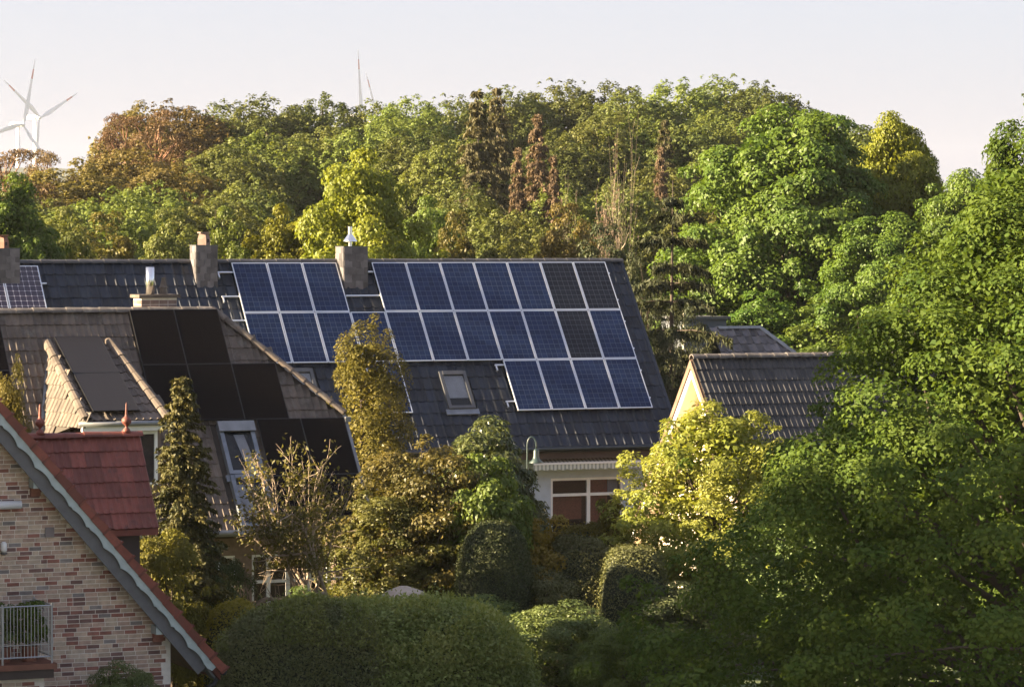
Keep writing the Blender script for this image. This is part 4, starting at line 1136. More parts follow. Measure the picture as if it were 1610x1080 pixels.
def conifer(seed, H, R, levels, per, mat, bark='bark', base=.06, droop=.35, hang=.5, L=.22, W=.07, power=.85, twigs=9, needles=4, rough=.25, upturn=0.0, sparse=0.0, trunk_r=None, top=1.0, tl=.34):
    """spire of whorled branches: each bears side twigs set with narrow needle sprays"""
    rng = np.random.default_rng(seed); mb = MB(); r0 = trunk_r or (.012*H + .03); lv = Leaves()
    mb.tube([(0, 0, 0), (rng.normal()*.05, 0, H*.5), (0, 0, H*.985)], [r0, r0*.6, r0*.08], 7, caps=False)
    Cs = []; Ns = []; Ds = []; Ls = []
    for l in range(levels):
        t = base + (1 - base)*(l + rng.uniform(-.3, .3))/levels; t = min(max(t, base), .99)
        z = H*t; bl = R*((1 - t)/(1-base))**power + R*.06
        nb = per if t < .85 else max(3, per - 2); a0 = rng.uniform(0, 6.28)
        for b in range(nb):
            if rng.uniform() < sparse: continue
            a = a0 + 6.283*b/nb + rng.normal()*.25; ln = bl*rng.uniform(1 - 2*rough, 1 + rough*.6)
            dirh = np.array([math.cos(a), math.sin(a), 0])
            def P(u): return np.array([0, 0, z]) + dirh*ln*u + np.array([0, 0, ln*(.12*u - droop*u*u + upturn*u**3)])
            pts = [P(u) for u in (0, .35, .7, 1)]
            mb.tube(pts, [r0*.22*(1-t)+.012, r0*.16*(1-t)+.01, .008, .004], 4, caps=False)
            side = np.array([-dirh[1], dirh[0], 0])
            nt = max(3, int(twigs*(ln/R)**.6))
            for u in np.linspace(.14, 1, nt):
                for sg in (-1, 1, 0) if u > .9 else (-1, 1):
                    tl_ = ln*tl*(1.05 - u*.75)*rng.uniform(.6, 1.2)
                    d = unit((side*sg*.8 + dirh*(.75 if sg else 1.0) + np.array([0, 0, -hang]) + rng.normal(size=3)*.15)[None])[0]
                    for v in np.linspace(.1, 1, needles):
                        Cs.append(P(u) + d*tl_*v); Ds.append(d + np.array([0, 0, -hang*.4*v])); Ls.append((1.15 - .4*v))
    C = np.array(Cs); D = unit(np.array(Ds) + rng.normal(size=(len(Cs), 3))*.3); n = len(C)
    C = C + rng.normal(size=(n, 3))*L*.18
    Nn = unit(np.array([0, 0, .75]) + rng.normal(size=(n, 3))*.6 + unit(C*np.array([1, 1, 0]))*.35)
    s = np.array(Ls)*rng.uniform(.7, 1.3, n)
    lv.add(C, Nn, D, L*s, W*s)
    return lv.mesh('crown', mat), mb.mesh('trunk', M[bark], True), H, R*2

def pine(seed, H, R, mat, pads=60, lean=.06, per=170, L=.2):
    rng = np.random.default_rng(seed); mb = MB(); lv = Leaves(); r0 = .016*H + .05
    bend = rng.normal(size=2)*lean*H
    f = lambda u: np.array([bend[0]*u*u, bend[1]*u*u, H*.93*u])
    mb.tube([f(u) for u in np.linspace(0, 1, 8)], list(np.linspace(r0, r0*.2, 8)), 7, caps=False)
    for k in range(pads):
        t = rng.uniform(.3, 1); a = rng.uniform(0, 6.28); rr = R*(.25 + .75*math.sin(math.pi*min(1, (t-.3)/.75))**.7)*rng.uniform(.35, 1)
        c = f(t) + np.array([math.cos(a)*rr, math.sin(a)*rr, rng.uniform(0, .12)*H*.5])
        c[2] = min(c[2], H*.97)
        limb(mb, f(max(.3, t - .12)), c, r0*.28, r0*.06, rng, .05)
        pr = R*rng.uniform(.2, .38); n = int(per*(pr/(R*.3))**2)
        q = unit(rng.normal(size=(n, 3)) + np.array([0, 0, .55])); P = c + q*pr*np.array([1, 1, .42])*(.5 + .5*rng.uniform(0, 1, (n, 1)))
        D = unit(q + np.array([0, 0, .5]) + rng.normal(size=(n, 3))*.5)
        lv.add(P, unit(rng.normal(size=(n, 3))*.7 + q*.5 + np.array([0, 0, .5])), D, L*rng.uniform(.7, 1.3, n), L*.42)
    return lv.mesh('crown', mat), mb.mesh('trunk', M['bark_pine'], True), H, R*2

def bare_tree(seed, H, R, mat, leaves=0, leafL=.08, bark='bark_pale', stems=1, spread=.55, depth=4, r0=None, branch0=.25, asp=.55, leaf_from=0.0):
    """branching skeleton, thinly leafed"""
    rng = np.random.default_rng(seed); mb = MB(); tips = []; segs = []
    r0 = r0 or .013*H + .02
    def grow(p, d, ln, r, lev):
        n = 3; pts = [p]; q = p.copy(); dd = d.copy()
        for i in range(n):
            dd = dd + rng.normal(size=3)*.16; dd = dd/np.linalg.norm(dd); q = q + dd*ln/n; pts.append(q.copy())
        mb.tube(pts, list(np.linspace(r, r*.62, n+1)), 6 if lev < 2 else 4, caps=False)
        segs.append((pts, lev))
        if lev >= depth: tips.append(q); return
        for b in range(rng.integers(2, 5)):
            u = rng.uniform(branch0 if lev == 0 else .2, 1); i = min(int(u*n), n-1); pp = pts[i]*(1 - (u*n - i)) + pts[i+1]*(u*n - i)
            nd = dd*.75 + rng.normal(size=3)*spread; nd[2] += .18; nd = nd/np.linalg.norm(nd)
            grow(pp, nd, ln*rng.uniform(.5, .8), r*rng.uniform(.4, .62), lev+1)
        grow(q, dd, ln*.65, r*.6, lev+1)
    for s_ in range(stems):
        d0 = np.array([rng.normal()*.28*(stems > 1), rng.normal()*.28*(stems > 1), 1.0]); d0 /= np.linalg.norm(d0)
        grow(np.array([rng.normal()*.1*(stems > 1), rng.normal()*.1*(stems > 1), 0]), d0, H*.42, r0, 0)
    V = np.array(mb.v); k = np.array([R*2/(V[:, 0].max() - V[:, 0].min()), R*2/(V[:, 1].max() - V[:, 1].min()), H/V[:, 2].max()])
    mb.v = [tuple(p) for p in V*k]
    crown = None
    if leaves:
        P = []
        fine = [s for s in segs if s[1] >= depth - 1]
        for i in rng.integers(0, len(fine), leaves // 5):
            pts = fine[i][0]; u = rng.uniform(0, 3); a = min(int(u), 2); c = pts[a]*(1-(u-a)) + pts[a+1]*(u-a)
            for _ in range(5): P.append(c*k + rng.normal(size=3)*leafL*.9)
        P = np.array(P); P = P[P[:, 2] > leaf_from*H]; n = len(P); lv = Leaves()
        s = leafL*rng.uniform(.6, 1.3, n)
        lv.add(P, unit(rng.normal(size=(n, 3))*.7 + np.array([0, 0, .6])), rng.normal(size=(n, 3)) - np.array([0, 0, .4]), s, s*asp)
        crown = lv.mesh('crown', mat)
    return crown, mb.mesh('trunk', M[bark], True), H, R*2

def clipped(name, rx, ry, rz, e, n, leafL, mat, seed, asp=.55, rough=.05, bottom=.15, core=None, lumpy=.05, z0=0.0, zc=None, shoots=None):
    """sheared shrub: leaves standing on a rounded block of dense twigs, centred at height zc"""
    rng = np.random.default_rng(seed); lp = lump(rng, 9, 2, 7)
    zc = rz*.0 if zc is None else zc
    d = unit(rng.normal(size=(n, 3))); d[:, 2] = np.where(d[:, 2] < -bottom*2, -d[:, 2], d[:, 2])
    def surf(d):
        k = (np.abs(d[:, 0])**e + np.abs(d[:, 1])**e + np.abs(d[:, 2])**e)**(-1/e)
        g = np.sign(d)*np.abs(d*k[:, None])**(e-1)
        return d*k[:, None]*np.array([rx, ry, rz])*(1 + lumpy*lp(d))[:, None], unit(g/np.array([rx, ry, rz]))
    P, G = surf(d)
    P = P + G*(rng.normal(size=(n, 1))*rough - rough*.6); P[:, 2] += zc
    stray = rng.uniform(0, 1, n) < .035; P = P + G*(stray*rng.uniform(.5, 2.6, n)*rough)[:, None]
    Nn = unit(G*.8 + rng.normal(size=(n, 3))*.6 + np.array([0, 0, .2])); D = unit(G*.7 + rng.normal(size=(n, 3)) + np.array([0, 0, .5]))
    s = leafL*rng.uniform(.6, 1.35, n); lv = Leaves(); lv.add(P, Nn, D, s, s*asp)
    cr = lv.mesh('foliage', mat); fresh = None
    if shoots:  # upward leaves get a paler set that stands in for light from above
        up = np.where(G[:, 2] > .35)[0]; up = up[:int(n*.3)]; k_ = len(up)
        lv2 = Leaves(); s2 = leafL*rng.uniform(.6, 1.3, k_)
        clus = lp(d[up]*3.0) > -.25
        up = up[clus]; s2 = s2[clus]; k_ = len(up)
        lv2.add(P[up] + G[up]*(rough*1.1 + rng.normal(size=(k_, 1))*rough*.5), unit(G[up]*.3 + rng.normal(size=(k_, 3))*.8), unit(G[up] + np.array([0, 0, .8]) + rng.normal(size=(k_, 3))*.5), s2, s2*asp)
        fresh = lv2.mesh('lit_top_shoots', LM[shoots])
    U, Vn = 28, 18
    th = np.linspace(0, 2*np.pi, U, endpoint=False); ph = np.linspace(-.5*np.pi, .5*np.pi, Vn)
    dd = np.array([(math.cos(p)*math.cos(t), math.cos(p)*math.sin(t), math.sin(p)) for p in ph for t in th])
    Q, _ = surf(dd); Q = Q*.95; Q[:, 2] += zc
    Q[:, 2] = np.maximum(Q[:, 2], 0)
    F = np.array([(j*U+i, j*U+(i+1) % U, (j+1)*U+(i+1) % U, (j+1)*U+i) for j in range(Vn-1) for i in range(U)])
    return cr, np_mesh('inner_twigs', Q, F, core or M['twigs'], True), fresh

M['twigs'] = pmat('dense inner twigs', (.030, .036, .016), .95, .4, 6, bump=.8, bscale=12)
LM = {}
LM['elm'] = leafmat('fresh green elm leaves', (0.046, 0.09, 0.016), (0.105, 0.15, 0.026), .34, .6, .10, 1.2)
LM['elm_b'] = leafmat('green maple leaves', (0.055, 0.11, 0.018), (0.135, 0.2, 0.03), .35, .5, .3, .5)
LM['lime'] = leafmat('yellow green spring leaves', (0.12, 0.14, 0.014), (0.22, 0.22, 0.024), .35, .5, .3, .5)
LM['beech'] = leafmat('hill beech leaves', (0.085, 0.115, 0.028), (0.16, 0.172, 0.042), .3, .55, .25, .35)
LM['beech_d'] = leafmat('dark hill leaves', (0.066, 0.094, 0.024), (0.125, 0.138, 0.032), .3, .55, .25, .35)
LM['bronze'] = leafmat('glow bronze olive leaves', (0.11, 0.085, 0.026), (0.18, 0.14, 0.04), .3, .55, .25, .35)  # olive leaves, browned to carry the warm glow over the left hillside
LM['hillfresh'] = leafmat('light yellow green hill leaves', (0.105, 0.145, 0.03), (0.18, 0.2, 0.045), .32, .55, .25, .35)
LM['pine'] = leafmat('brownish pine needles', (0.115, 0.068, 0.036), (0.17, 0.11, 0.052), .2, .6, .2, .5)
LM['spruce'] = leafmat('dark spruce needles', (0.038, 0.048, 0.018), (0.13, 0.11, 0.03), .15, .6, .25, .8)
LM['spruce_g'] = leafmat('grey green spruce needles', (0.085, 0.08, 0.038), (0.135, 0.118, 0.056), .2, .6, .2, .5)
LM['dead'] = leafmat('dead brown needles', (0.13, 0.088, 0.056), (0.185, 0.13, 0.085), .15, .7, .1, .5)
LM['cedar'] = leafmat('dark larch needles', (.030, .042, .022), (.075, .078, .034), .2, .6, .2, .8)
LM['gold_con'] = leafmat('golden cypress sprays', (0.08, 0.078, 0.016), (0.19, 0.158, 0.03), .25, .6, .2, 1.4)
LM['gold'] = leafmat('golden yellow leaves', (.210, .170, .020), (.330, .260, .040), .35, .5, .3, .8)
LM['locust'] = leafmat('yellow green feathery leaves', (0.19, 0.23, 0.034), (0.31, 0.315, 0.07), .38, .5, .3, .7)
LM['olive'] = leafmat('olive bronze leaves', (0.07, 0.075, 0.018), (0.165, 0.14, 0.032), .3, .5, .3, 1.0)
LM['oliveg'] = leafmat('olive green shrub leaves', (.070, .085, .022), (.150, .150, .036), .3, .5, .3, 1.0)
LM['laurel'] = leafmat('dark glossy laurel leaves', (0.05, 0.076, 0.026), (0.125, 0.135, 0.042), .2, .32, .5, 1.2)
LM['hedge'] = leafmat('clipped hedge leaves', (0.13, 0.18, 0.04), (0.27, 0.305, 0.085), .25, .5, .3, 1.4)
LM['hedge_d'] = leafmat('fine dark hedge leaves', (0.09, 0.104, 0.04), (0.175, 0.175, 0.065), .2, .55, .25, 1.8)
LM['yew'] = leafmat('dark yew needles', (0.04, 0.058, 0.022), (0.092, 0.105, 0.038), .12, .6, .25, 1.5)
LM['fresh'] = leafmat('fresh light green leaves', (.085, .130, .022), (.150, .190, .035), .35, .5, .3, .9)
LM['shoot'] = leafmat('light green lit top growth', (0.19, 0.23, 0.06), (0.32, 0.33, 0.1), .35, .5, .3, 1.4)  # paler growth whose tone also paints the light on hedge tops
LM['dim'] = leafmat('mid green shrub leaves', (0.08, 0.13, 0.038), (0.165, 0.215, 0.064), .25, .5, .3, 1.2)

def plant(name, ms, px, pyt, Y, wpx, label, cat='tree', group=None, rz=None, zb=None, crown='crown', trunk='trunk', tilt=0.0):
    cr, tk_, H, Wd = ms
    p = at(px, pyt, Y); zb = hill_z(p.x, Y) if zb is None else zb
    o = empty(name, (p.x, p.y, zb), (hash((px, pyt)) % 628)/100 if rz is None else rz, label, cat, group)
    s = wpx*Y/FPX/Wd; o.scale = (s, s, (p.z - zb)/H); o.rotation_euler.y = tilt
    if cr: link(crown, cr, o)
    if tk_: link(trunk, tk_, o)
    return o

# --- the wood on the hill
B = [broadleaf(20+i, 13, 2.2, 3.6, 950, 40, .18, .37, (.8, .42), LM[m], 'bark', .20, limbs=26, shell=.32, flat=1.2, sprigs=.2) for i, m in enumerate(('beech', 'beech', 'beech_d', 'bronze', 'beech'))]
def withmat(ms, mat):
    c = ms[0].copy(); c.materials.clear(); c.materials.append(mat); return (c,) + ms[1:]
BF = withmat(B[4], LM['hillfresh']); BD = withmat(B[0], LM['beech_d']); BZ = withmat(B[1], LM['bronze'])
PN = [pine(40+i, 12, 3.2, LM['pine']) for i in range(2)]
SP = [conifer(50+i, 14, 2.4, 34, 9, LM[m], 'bark_pale', .1, .25, .45, .34, .11, .7, 9, 5, .3) for i, m in enumerate(('spruce_g', 'dead'))]
G1 = 'trees along the skyline of the hill'; G2 = 'trees halfway up the hill'; G3 = 'trees on the lower hill'
T = lambda *a, **k: plant('forest_tree', *a, **k)
sky_row = [
 (B[3], 222, 172, 240, 120, 'glow-tinted bronze tree at the drop of the skyline near the turbines'),
 (BZ, 290, 168, 255, 130, 'glow-tinted bronze green skyline tree right of the leaning pine'),
 (B[2], 355, 170, 262, 120, 'dark skyline tree between bronze crowns and the tall dark one'),
 (B[2], 420, 160, 258, 130, 'dark green skyline tree with a broad domed crown'),
 (BD, 487, 158, 262, 120, 'dark green skyline tree just before the dip with the blades'),
 (BF, 585, 168, 262, 110, 'green skyline tree under the slanted turbine blade tip'),
 (BF, 650, 163, 258, 120, 'light green skyline tree right of the turbine blades'),
 (BD, 705, 160, 268, 110, 'dark green skyline tree left of the tall brownish spruce'),
 (B[0], 800, 146, 270, 120, 'green skyline tree right behind the tall brownish spruce'),
 (BD, 872, 137, 275, 130, 'dark rounded tree on the skyline above the red dead spruce'),
 (B[2], 945, 140, 272, 130, 'dark skyline tree above the bare pale trunk'),
 (B[4], 1010, 150, 265, 120, 'green skyline tree behind the thin tree with curved tip'),
 (BF, 1085, 137, 268, 130, 'olive green tree on the right part of the skyline'),
 (B[0], 1150, 128, 272, 130, 'highest green tree on the hill skyline'),
 (BD, 1212, 138, 268, 120, 'dark skyline tree just left of the big bright green tree top')]
for ms, x, y, Y, w, lab in sky_row: T(ms, x, y, Y, w*1.65, lab, group=G1)
mid_row = [
 (B[3], 110, 262, 205, 150, 'olive tree below the low pines with the far ridge above it'),
 (BZ, 195, 235, 215, 140, 'glow-tinted bronze tree under the leaning pine on the hill'),
 (B[3], 275, 262, 210, 140, 'glow-tinted brownish tree in the middle of the slope below the pine'),
 (B[1], 352, 230, 220, 140, 'olive tree on the slope below the domed dark crown'),
 (BF, 430, 215, 225, 140, 'olive green tree left above the yellow green tree'),
 (B[0], 510, 200, 228, 130, 'green slope tree below the dip in the skyline'),
 (BF, 585, 200, 225, 130, 'light slope tree straight above the yellow green crown'),
 (BD, 655, 208, 222, 140, 'dim green slope tree behind the yellow green crown top'),
 (BF, 715, 225, 218, 120, 'olive slope tree left of the tall spruce foot'),
 (B[4], 935, 185, 235, 130, 'green slope tree behind the pale bare trunk'),
 (BD, 880, 215, 230, 120, 'dark slope tree right of the red dead spruce'),
 (BF, 1005, 195, 235, 120, 'green slope tree around the curved thin trunk'),
 (B[1], 1075, 190, 235, 130, 'olive slope tree upper left of the big bright green tree'),
 (BF, 1140, 180, 238, 120, 'green slope tree just above the big green tree shoulder')]
for ms, x, y, Y, w, lab in mid_row: T(ms, x, y, Y, w*1.65, lab, group=G2)
low_row = [
 (BF, 75, 330, 165, 150, 'olive tree above the ridge tiles at the far end of the roof'),
 (BF, 160, 310, 172, 160, 'olive tree standing over the plain stretch of grey ridge'),
 (BF, 245, 300, 178, 150, 'yellow olive tree above the flue of the brown house'),
 (B[0], 320, 315, 175, 140, 'olive green tree behind the chimney with clay pot'),
 (B[1], 385, 290, 180, 140, 'olive tree left behind the yellow green crown'),
 (B[0], 730, 300, 180, 120, 'dull green tree right of the yellow green crown'),
 (B[1], 790, 330, 172, 120, 'olive tree below the tall spruce beside the dead ones'),
 (BF, 900, 300, 178, 130, 'light olive tree beneath the bare pale trunk'),
 (B[0], 985, 290, 185, 120, 'green tree low on the slope left of the tiered conifer'),
 (B[1], 1045, 265, 195, 120, 'olive tree between brown spruce and big bright green tree'),
 (B[4], 830, 350, 165, 120, 'pale olive tree close above the blue panels'),
 (B[0], 1120, 300, 185, 140, 'green tree seen through the left of the big green tree'),
 (B[1], 20, 300, 180, 140, 'olive tree below the low pines at the picture edge')]
for ms, x, y, Y, w, lab in low_row: T(ms, x, y, Y, w*1.65, lab, group=G3)
for ms, x, y, Y, w, lab in ((B[4], -90, 285, 190, 150, 'olive hill tree just beyond the left picture edge, low on the slope'), (B[0], -190, 300, 185, 150, 'green hill tree farther beyond the left picture edge'), (BF, -280, 280, 200, 160, 'light green hill tree far beyond the left picture edge'), (B[2], -130, 245, 225, 150, 'dark hill tree beyond the left picture edge, higher up'),
    (B[0], 1330, 190, 240, 140, 'green hill tree hidden behind the big bright green tree'), (BF, 1680, 250, 190, 160, 'light green hill tree beyond the right picture edge'), (B[2], 1790, 240, 200, 160, 'dark hill tree far beyond the right picture edge')):
    T(ms, x, y, Y, w*1.65, lab, group='hill trees out of view')
plant('pine_tree', PN[0], 28, 228, 200, 170, 'low brown pine in front of the turbine towers', group='pines on the hill')
plant('pine_tree', PN[1], 85, 232, 208, 90, 'small brown pine right below the turbines', group='pines on the hill')
plant('pine_tree', PN[0], 243, 166, 225, 130, 'leaning brown pine with pale limbs on the skyline', group='pines on the hill', rz=1.0)
plant('pine_tree', PN[1], 205, 175, 232, 90, 'smaller brown pine at the skyline drop beside the leaning one', group='pines on the hill')
CG = 'spruces among the hill trees'
plant('spruce_tree', SP[0], 752, 138, 185, 120, 'tall brownish spruce rising to the skyline', group=CG)
plant('spruce_tree', SP[0], 782, 134, 195, 100, 'second tall spruce close right of the brownish one', group=CG)
plant('spruce_tree', SP[1], 846, 172, 178, 90, 'red brown dead spruce on the hill', group=CG)
plant('spruce_tree', SP[1], 815, 225, 172, 70, 'shorter dead brown spruce left of the red one', group=CG)
plant('spruce_tree', SP[1], 870, 238, 172, 70, 'shorter dead brown spruce right of the red one', group=CG)
plant('spruce_tree', SP[0], 1045, 185, 200, 80, 'brownish spruce left of the big bright green tree', group=CG)
plant('spruce_tree', SP[1], 1040, 225, 190, 60, 'slim dead spruce in front of the brownish one', group=CG)
BT = bare_tree(61, 12, 1.6, LM['dead'], 900, .14, 'bark_pale', depth=4, spread=.5, r0=.11)
BT2 = bare_tree(62, 12, 1.1, LM['beech'], 500, .14, 'bark_pale', depth=3, spread=.4, r0=.10)
plant('bare_tree', BT, 935, 215, 150, 90, 'pale bare trunk with a few dry twigs above the dark panels', group='thin bare trees')
plant('bare_tree', BT2, 985, 175, 160, 60, 'tall thin pale tree left of the tiered conifer', group='thin bare trees')
plant('bare_tree', BT2, 872, 275, 150, 60, 'short pale bare trunk above the panels', group='thin bare trees', rz=2.0)

# --- trees just behind the houses
LT = broadleaf(70, 11, 2.0, 3.6, 260, 230, .15, .62, (.62, .55), LM['lime'], 'bark', .18, shell=.45, limbs=26)
plant('broadleaf_tree', LT, 575, 246, 122, 265, 'bright yellow green tree behind the chimney with steel cowl', rz=.4)
plant('broadleaf_tree', withmat(LT, LM['lime']), 440, 330, 126, 210, 'smaller yellow green tree left of the bright crown', rz=2.2)
plant('broadleaf_tree', withmat(LT, LM['fresh']), 672, 318, 130, 200, 'green tree joined to the right of the bright crown', rz=1.2)
MP = broadleaf(71, 14, 1.5, 4.0, 430, 260, .15, .68, (.66, .5), LM['elm_b'], 'bark', .16, shell=.5, limbs=40)
plant('broadleaf_tree', MP, 1235, 158, 134, 375, 'big bright green broadleaf tree behind the cream gable house', rz=.6)
plant('broadleaf_tree', withmat(MP, LM['lime']), 1418, 172, 138, 230, 'yellowish loose tree between the big green tree and the near tree', rz=2.6)
plant('broadleaf_tree', withmat(MP, LM['elm_b']), 1390, 330, 130, 260, 'darker green tree filling the gap right of the big green tree', rz=4.0)
plant('broadleaf_tree', withmat(MP, LM['elm_b']), 1530, 262, 130, 260, 'green tree behind the top of the near leafy tree', rz=3.0)
plant('broadleaf_tree', withmat(MP, LM['elm_b']), 0, 268, 122, 230, 'round green tree at the picture edge above the end chimney', rz=5.0)
SH = broadleaf(72, 9.5, .4, 2.3, 330, 90, .13, .42, (.6, .42), LM['beech'], 'bark', .2, limbs=24, stems=3, shell=.45)
gs_ = 'shrubs behind the grey roof'
for ms, x, y, Y, w, lab in ((SH, 90, 345, 128, 130, 'olive shrub right of the end chimney above the ridge'), (withmat(SH, LM['olive']), 170, 352, 130, 130, 'olive bronze shrub above the plain ridge tiles'), (SH, 260, 348, 128, 120, 'olive shrub left of the chimney with clay pot'), (withmat(SH, LM['fresh']), 365, 345, 126, 110, 'light green shrub right of the chimney with clay pot'),
    (withmat(SH, LM['olive']), 725, 352, 125, 90, 'dry olive shrub right of the bright yellow green tree'), (withmat(SH, LM['olive']), 800, 372, 122, 110, 'low olive shrub over the middle of the panels'), (withmat(SH, LM['bronze']), 880, 340, 124, 120, 'bronze shrub above the two dark panels'), (withmat(SH, LM['cedar']), 955, 372, 118, 110, 'dark twiggy shrub at the roof end')):
    plant('shrub', ms, x, y, Y, w*1.3, lab, 'shrub', gs_, crown='foliage', trunk='stem')
CE = conifer(75, 11, 3.0, 15, 6, LM['cedar'], 'bark', .10, .22, .9, .26, .075, .5, 18, 7, .35, tl=.26)
plant('conifer_tree', CE, 1058, 275, 109, 240, 'dark conifer with drooping tiered branches right of the grey roof', rz=.3)
DB = broadleaf(76, 8, .3, 2.4, 150, 200, .10, .5, (.8, .5), LM['cedar'], 'bark', .25, limbs=50, stems=3, shell=.6, inner=.05)
plant('shrub', DB, 1015, 398, 110, 110, 'dark grey brown thicket between roof edge and tiered conifer', 'shrub', crown='foliage', trunk='stem')
plant('shrub', withmat(DB, LM['cedar']), 1072, 482, 112, 100, 'dark thicket in front of the flat grey outbuilding', 'shrub', crown='foliage', trunk='stem', rz=2.0)
plant('shrub', withmat(DB, LM['cedar']), 1045, 520, 106, 100, 'dim thicket below the tiered conifer beside the cream gable', 'shrub', crown='foliage', trunk='stem')
plant('shrub', withmat(SH, LM['elm_b']), 1190, 470, 130, 190, 'green shrub above the small hipped roof', 'shrub', crown='foliage', trunk='stem')
plant('shrub', withmat(SH, LM['fresh']), 1285, 480, 129, 190, 'yellow green shrub over the ridge of the cream house', 'shrub', crown='foliage', trunk='stem')
plant('shrub', withmat(SH, LM['dim']), 1390, 500, 110, 180, 'shady shrub behind the near tree right of the cream house', 'shrub', crown='foliage', trunk='stem')

# --- gardens between the houses
GC = broadleaf(80, 7.2, .2, 1.25, 170, 260, .085, .34, (.55, .45), LM['gold_con'], 'bark', .28, shell=.4, limbs=14, flat=1.3, asp=.35, sprigs=.3)
plant('cypress_tree', GC, 572, 500, 90.5, 150, 'golden brown cypress in front of the blue panels', rz=.5)
SPN = conifer(81, 6.2, 1.25, 46, 10, LM['spruce'], 'bark', .03, .25, .3, .12, .055, .62, 11, 5, .25, tl=.42)
plant('spruce_tree', SPN, 287, 585, 72.5, 165, 'dark spruce with sunlit top between red roof and brown roof', rz=.2)
GF = broadleaf(82, 3.2, .3, 1.0, 70, 190, .07, .30, (.9, .5), LM['gold_con'], 'bark', .3, limbs=10, stems=2)
plant('shrub', withmat(GF, LM['gold_con']), 268, 848, 70.5, 110, 'shrub at the foot of the spruce, golden sunlight put in leaf colour', 'shrub', crown='foliage', trunk='stem')  # gold of the sun on this shrub is put into its leaves
YB = broadleaf(83, 2.6, .1, 1.3, 90, 260, .07, .36, (.9, .45), LM['yew'], 'bark', .2, limbs=8, stems=2)
plant('shrub', YB, 335, 872, 73.5, 120, 'dark evergreen bush before the small window', 'shrub', crown='foliage', trunk='stem')
plant('cypress_tree', withmat(GC, LM['gold_con']), 12, 566, 72.5, 95, 'golden weeping cypress behind the brick gable', rz=2.0)
ST = bare_tree(84, 4.2, 1.5, LM['olive'], 8000, .08, 'bark_pale', 3, .6, 4, .07, .8, leaf_from=.46)
plant('small_tree', ST, 528, 685, 74.5, 290, 'thin leaved small tree with bare branches before the black panels', rz=.0)
OB = broadleaf(85, 5, .2, 1.9, 230, 170, .085, .36, (.7, .45), LM['olive'], 'bark', .38, limbs=40, stems=4, shell=.55, inner=.08, sprigs=.35)
plant('shrub', OB, 655, 690, 78.5, 270, 'tall olive bronze bush between the two houses', 'shrub', crown='foliage', trunk='stem')
plant('shrub', withmat(OB, LM['oliveg']), 612, 762, 78, 250, 'lower bronze bush with twiggy base above the beige canopy', 'shrub', crown='foliage', trunk='stem', rz=1.5)
LB = broadleaf(86, 4.6, .1, 1.9, 230, 210, .11, .40, (.7, .45), LM['laurel'], 'bark', .30, limbs=16, stems=3, asp=.4, sprigs=.35)
plant('evergreen_bush', LB, 757, 668, 80.5, 255, 'big dark glossy bush before the grey roof', 'bush', crown='foliage', trunk='stem')
plant('evergreen_bush', withmat(LB, LM['laurel']), 805, 742, 80.2, 140, 'dark glossy bush beside the white framed window', 'bush', crown='foliage', trunk='stem', rz=2.5)
FB = broadleaf(87, 3.4, .2, 1.1, 70, 180, .10, .33, (.8, .5), LM['fresh'], 'bark', .25, limbs=10, stems=2)
plant('shrub', FB, 782, 722, 78, 150, 'fresh light green shrub in front of the dark glossy bush', 'shrub', crown='foliage', trunk='stem')
GB = withmat(FB, LM['gold'])
plant('shrub', GB, 842, 818, 78, 130, 'golden yellow bush right of the round dark clipped dome', 'shrub', crown='foliage', trunk='stem')
LO = broadleaf(88, 6.2, .6, 2.1, 330, 180, .095, .33, (.62, .5), LM['locust'], 'bark', .26, limbs=34, shell=.55, sprigs=.25, droop=.8, asp=.42, inner=.08)
plant('feathery_tree', LO, 1124, 622, 81, 350, 'feathery yellow green tree in front of the cream gable', rz=.9)
plant('shrub', withmat(FB, LM['gold_con']), 968, 792, 81, 70, 'small bronze shrub before the white framed window', 'shrub', crown='foliage', trunk='stem')

def clip_at(name, x0, x1, yt, Y, ry, e, n, leafL, mat, seed, label, cat='hedge', zbot=0.0, **k):
    a = at(x0, yt, Y); b = at(x1, yt, Y); H = a.z - zbot
    o = empty(name, ((a.x+b.x)/2, Y, zbot), k.pop('rz', 0.0), label, cat)
    tall = k.pop('tall', False)
    rz_ = H/2 if tall else H
    cr, co, fr_ = clipped(name, (b.x-a.x)/2, ry, rz_, e, n, leafL, LM[mat], seed, zc=(H/2 if tall else 0.0), **k)
    link('foliage', cr, o); link('inner_twigs', co, o)
    if fr_: link('lit_top_shoots', fr_, o)
    return o
clip_at('clipped_evergreen', 718, 836, 820, 75.5, .85, 2.5, 26000, .05, 'yew', 91, 'dark clipped evergreen dome in front of the golden bush', 'topiary', rough=.03, lumpy=.03, tall=True)
clip_at('clipped_evergreen', 1006, 1112, 990, 66, .75, 2.4, 14000, .05, 'yew', 92, 'dark clipped cone under the near tree', 'topiary', rough=.03, lumpy=.03)
clip_at('clipped_hedge', 858, 962, 850, 78, .8, 4.5, 18000, .055, 'hedge_d', 93, 'square clipped hedge block below the white framed window', rough=.04, lumpy=.05)
clip_at('clipped_hedge', 940, 1050, 862, 77, .8, 4.0, 18000, .055, 'hedge_d', 94, 'clipped hedge block below the feathery yellow tree', rough=.05, lumpy=.06)
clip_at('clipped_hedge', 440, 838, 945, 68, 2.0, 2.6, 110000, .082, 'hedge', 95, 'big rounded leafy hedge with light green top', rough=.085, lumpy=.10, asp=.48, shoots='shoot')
clip_at('clipped_hedge', 330, 620, 955, 67, 1.2, 3.2, 90000, .058, 'hedge_d', 96, 'fine leaved dark hedge beside the red verge', rough=.06, lumpy=.10, shoots='hedge')
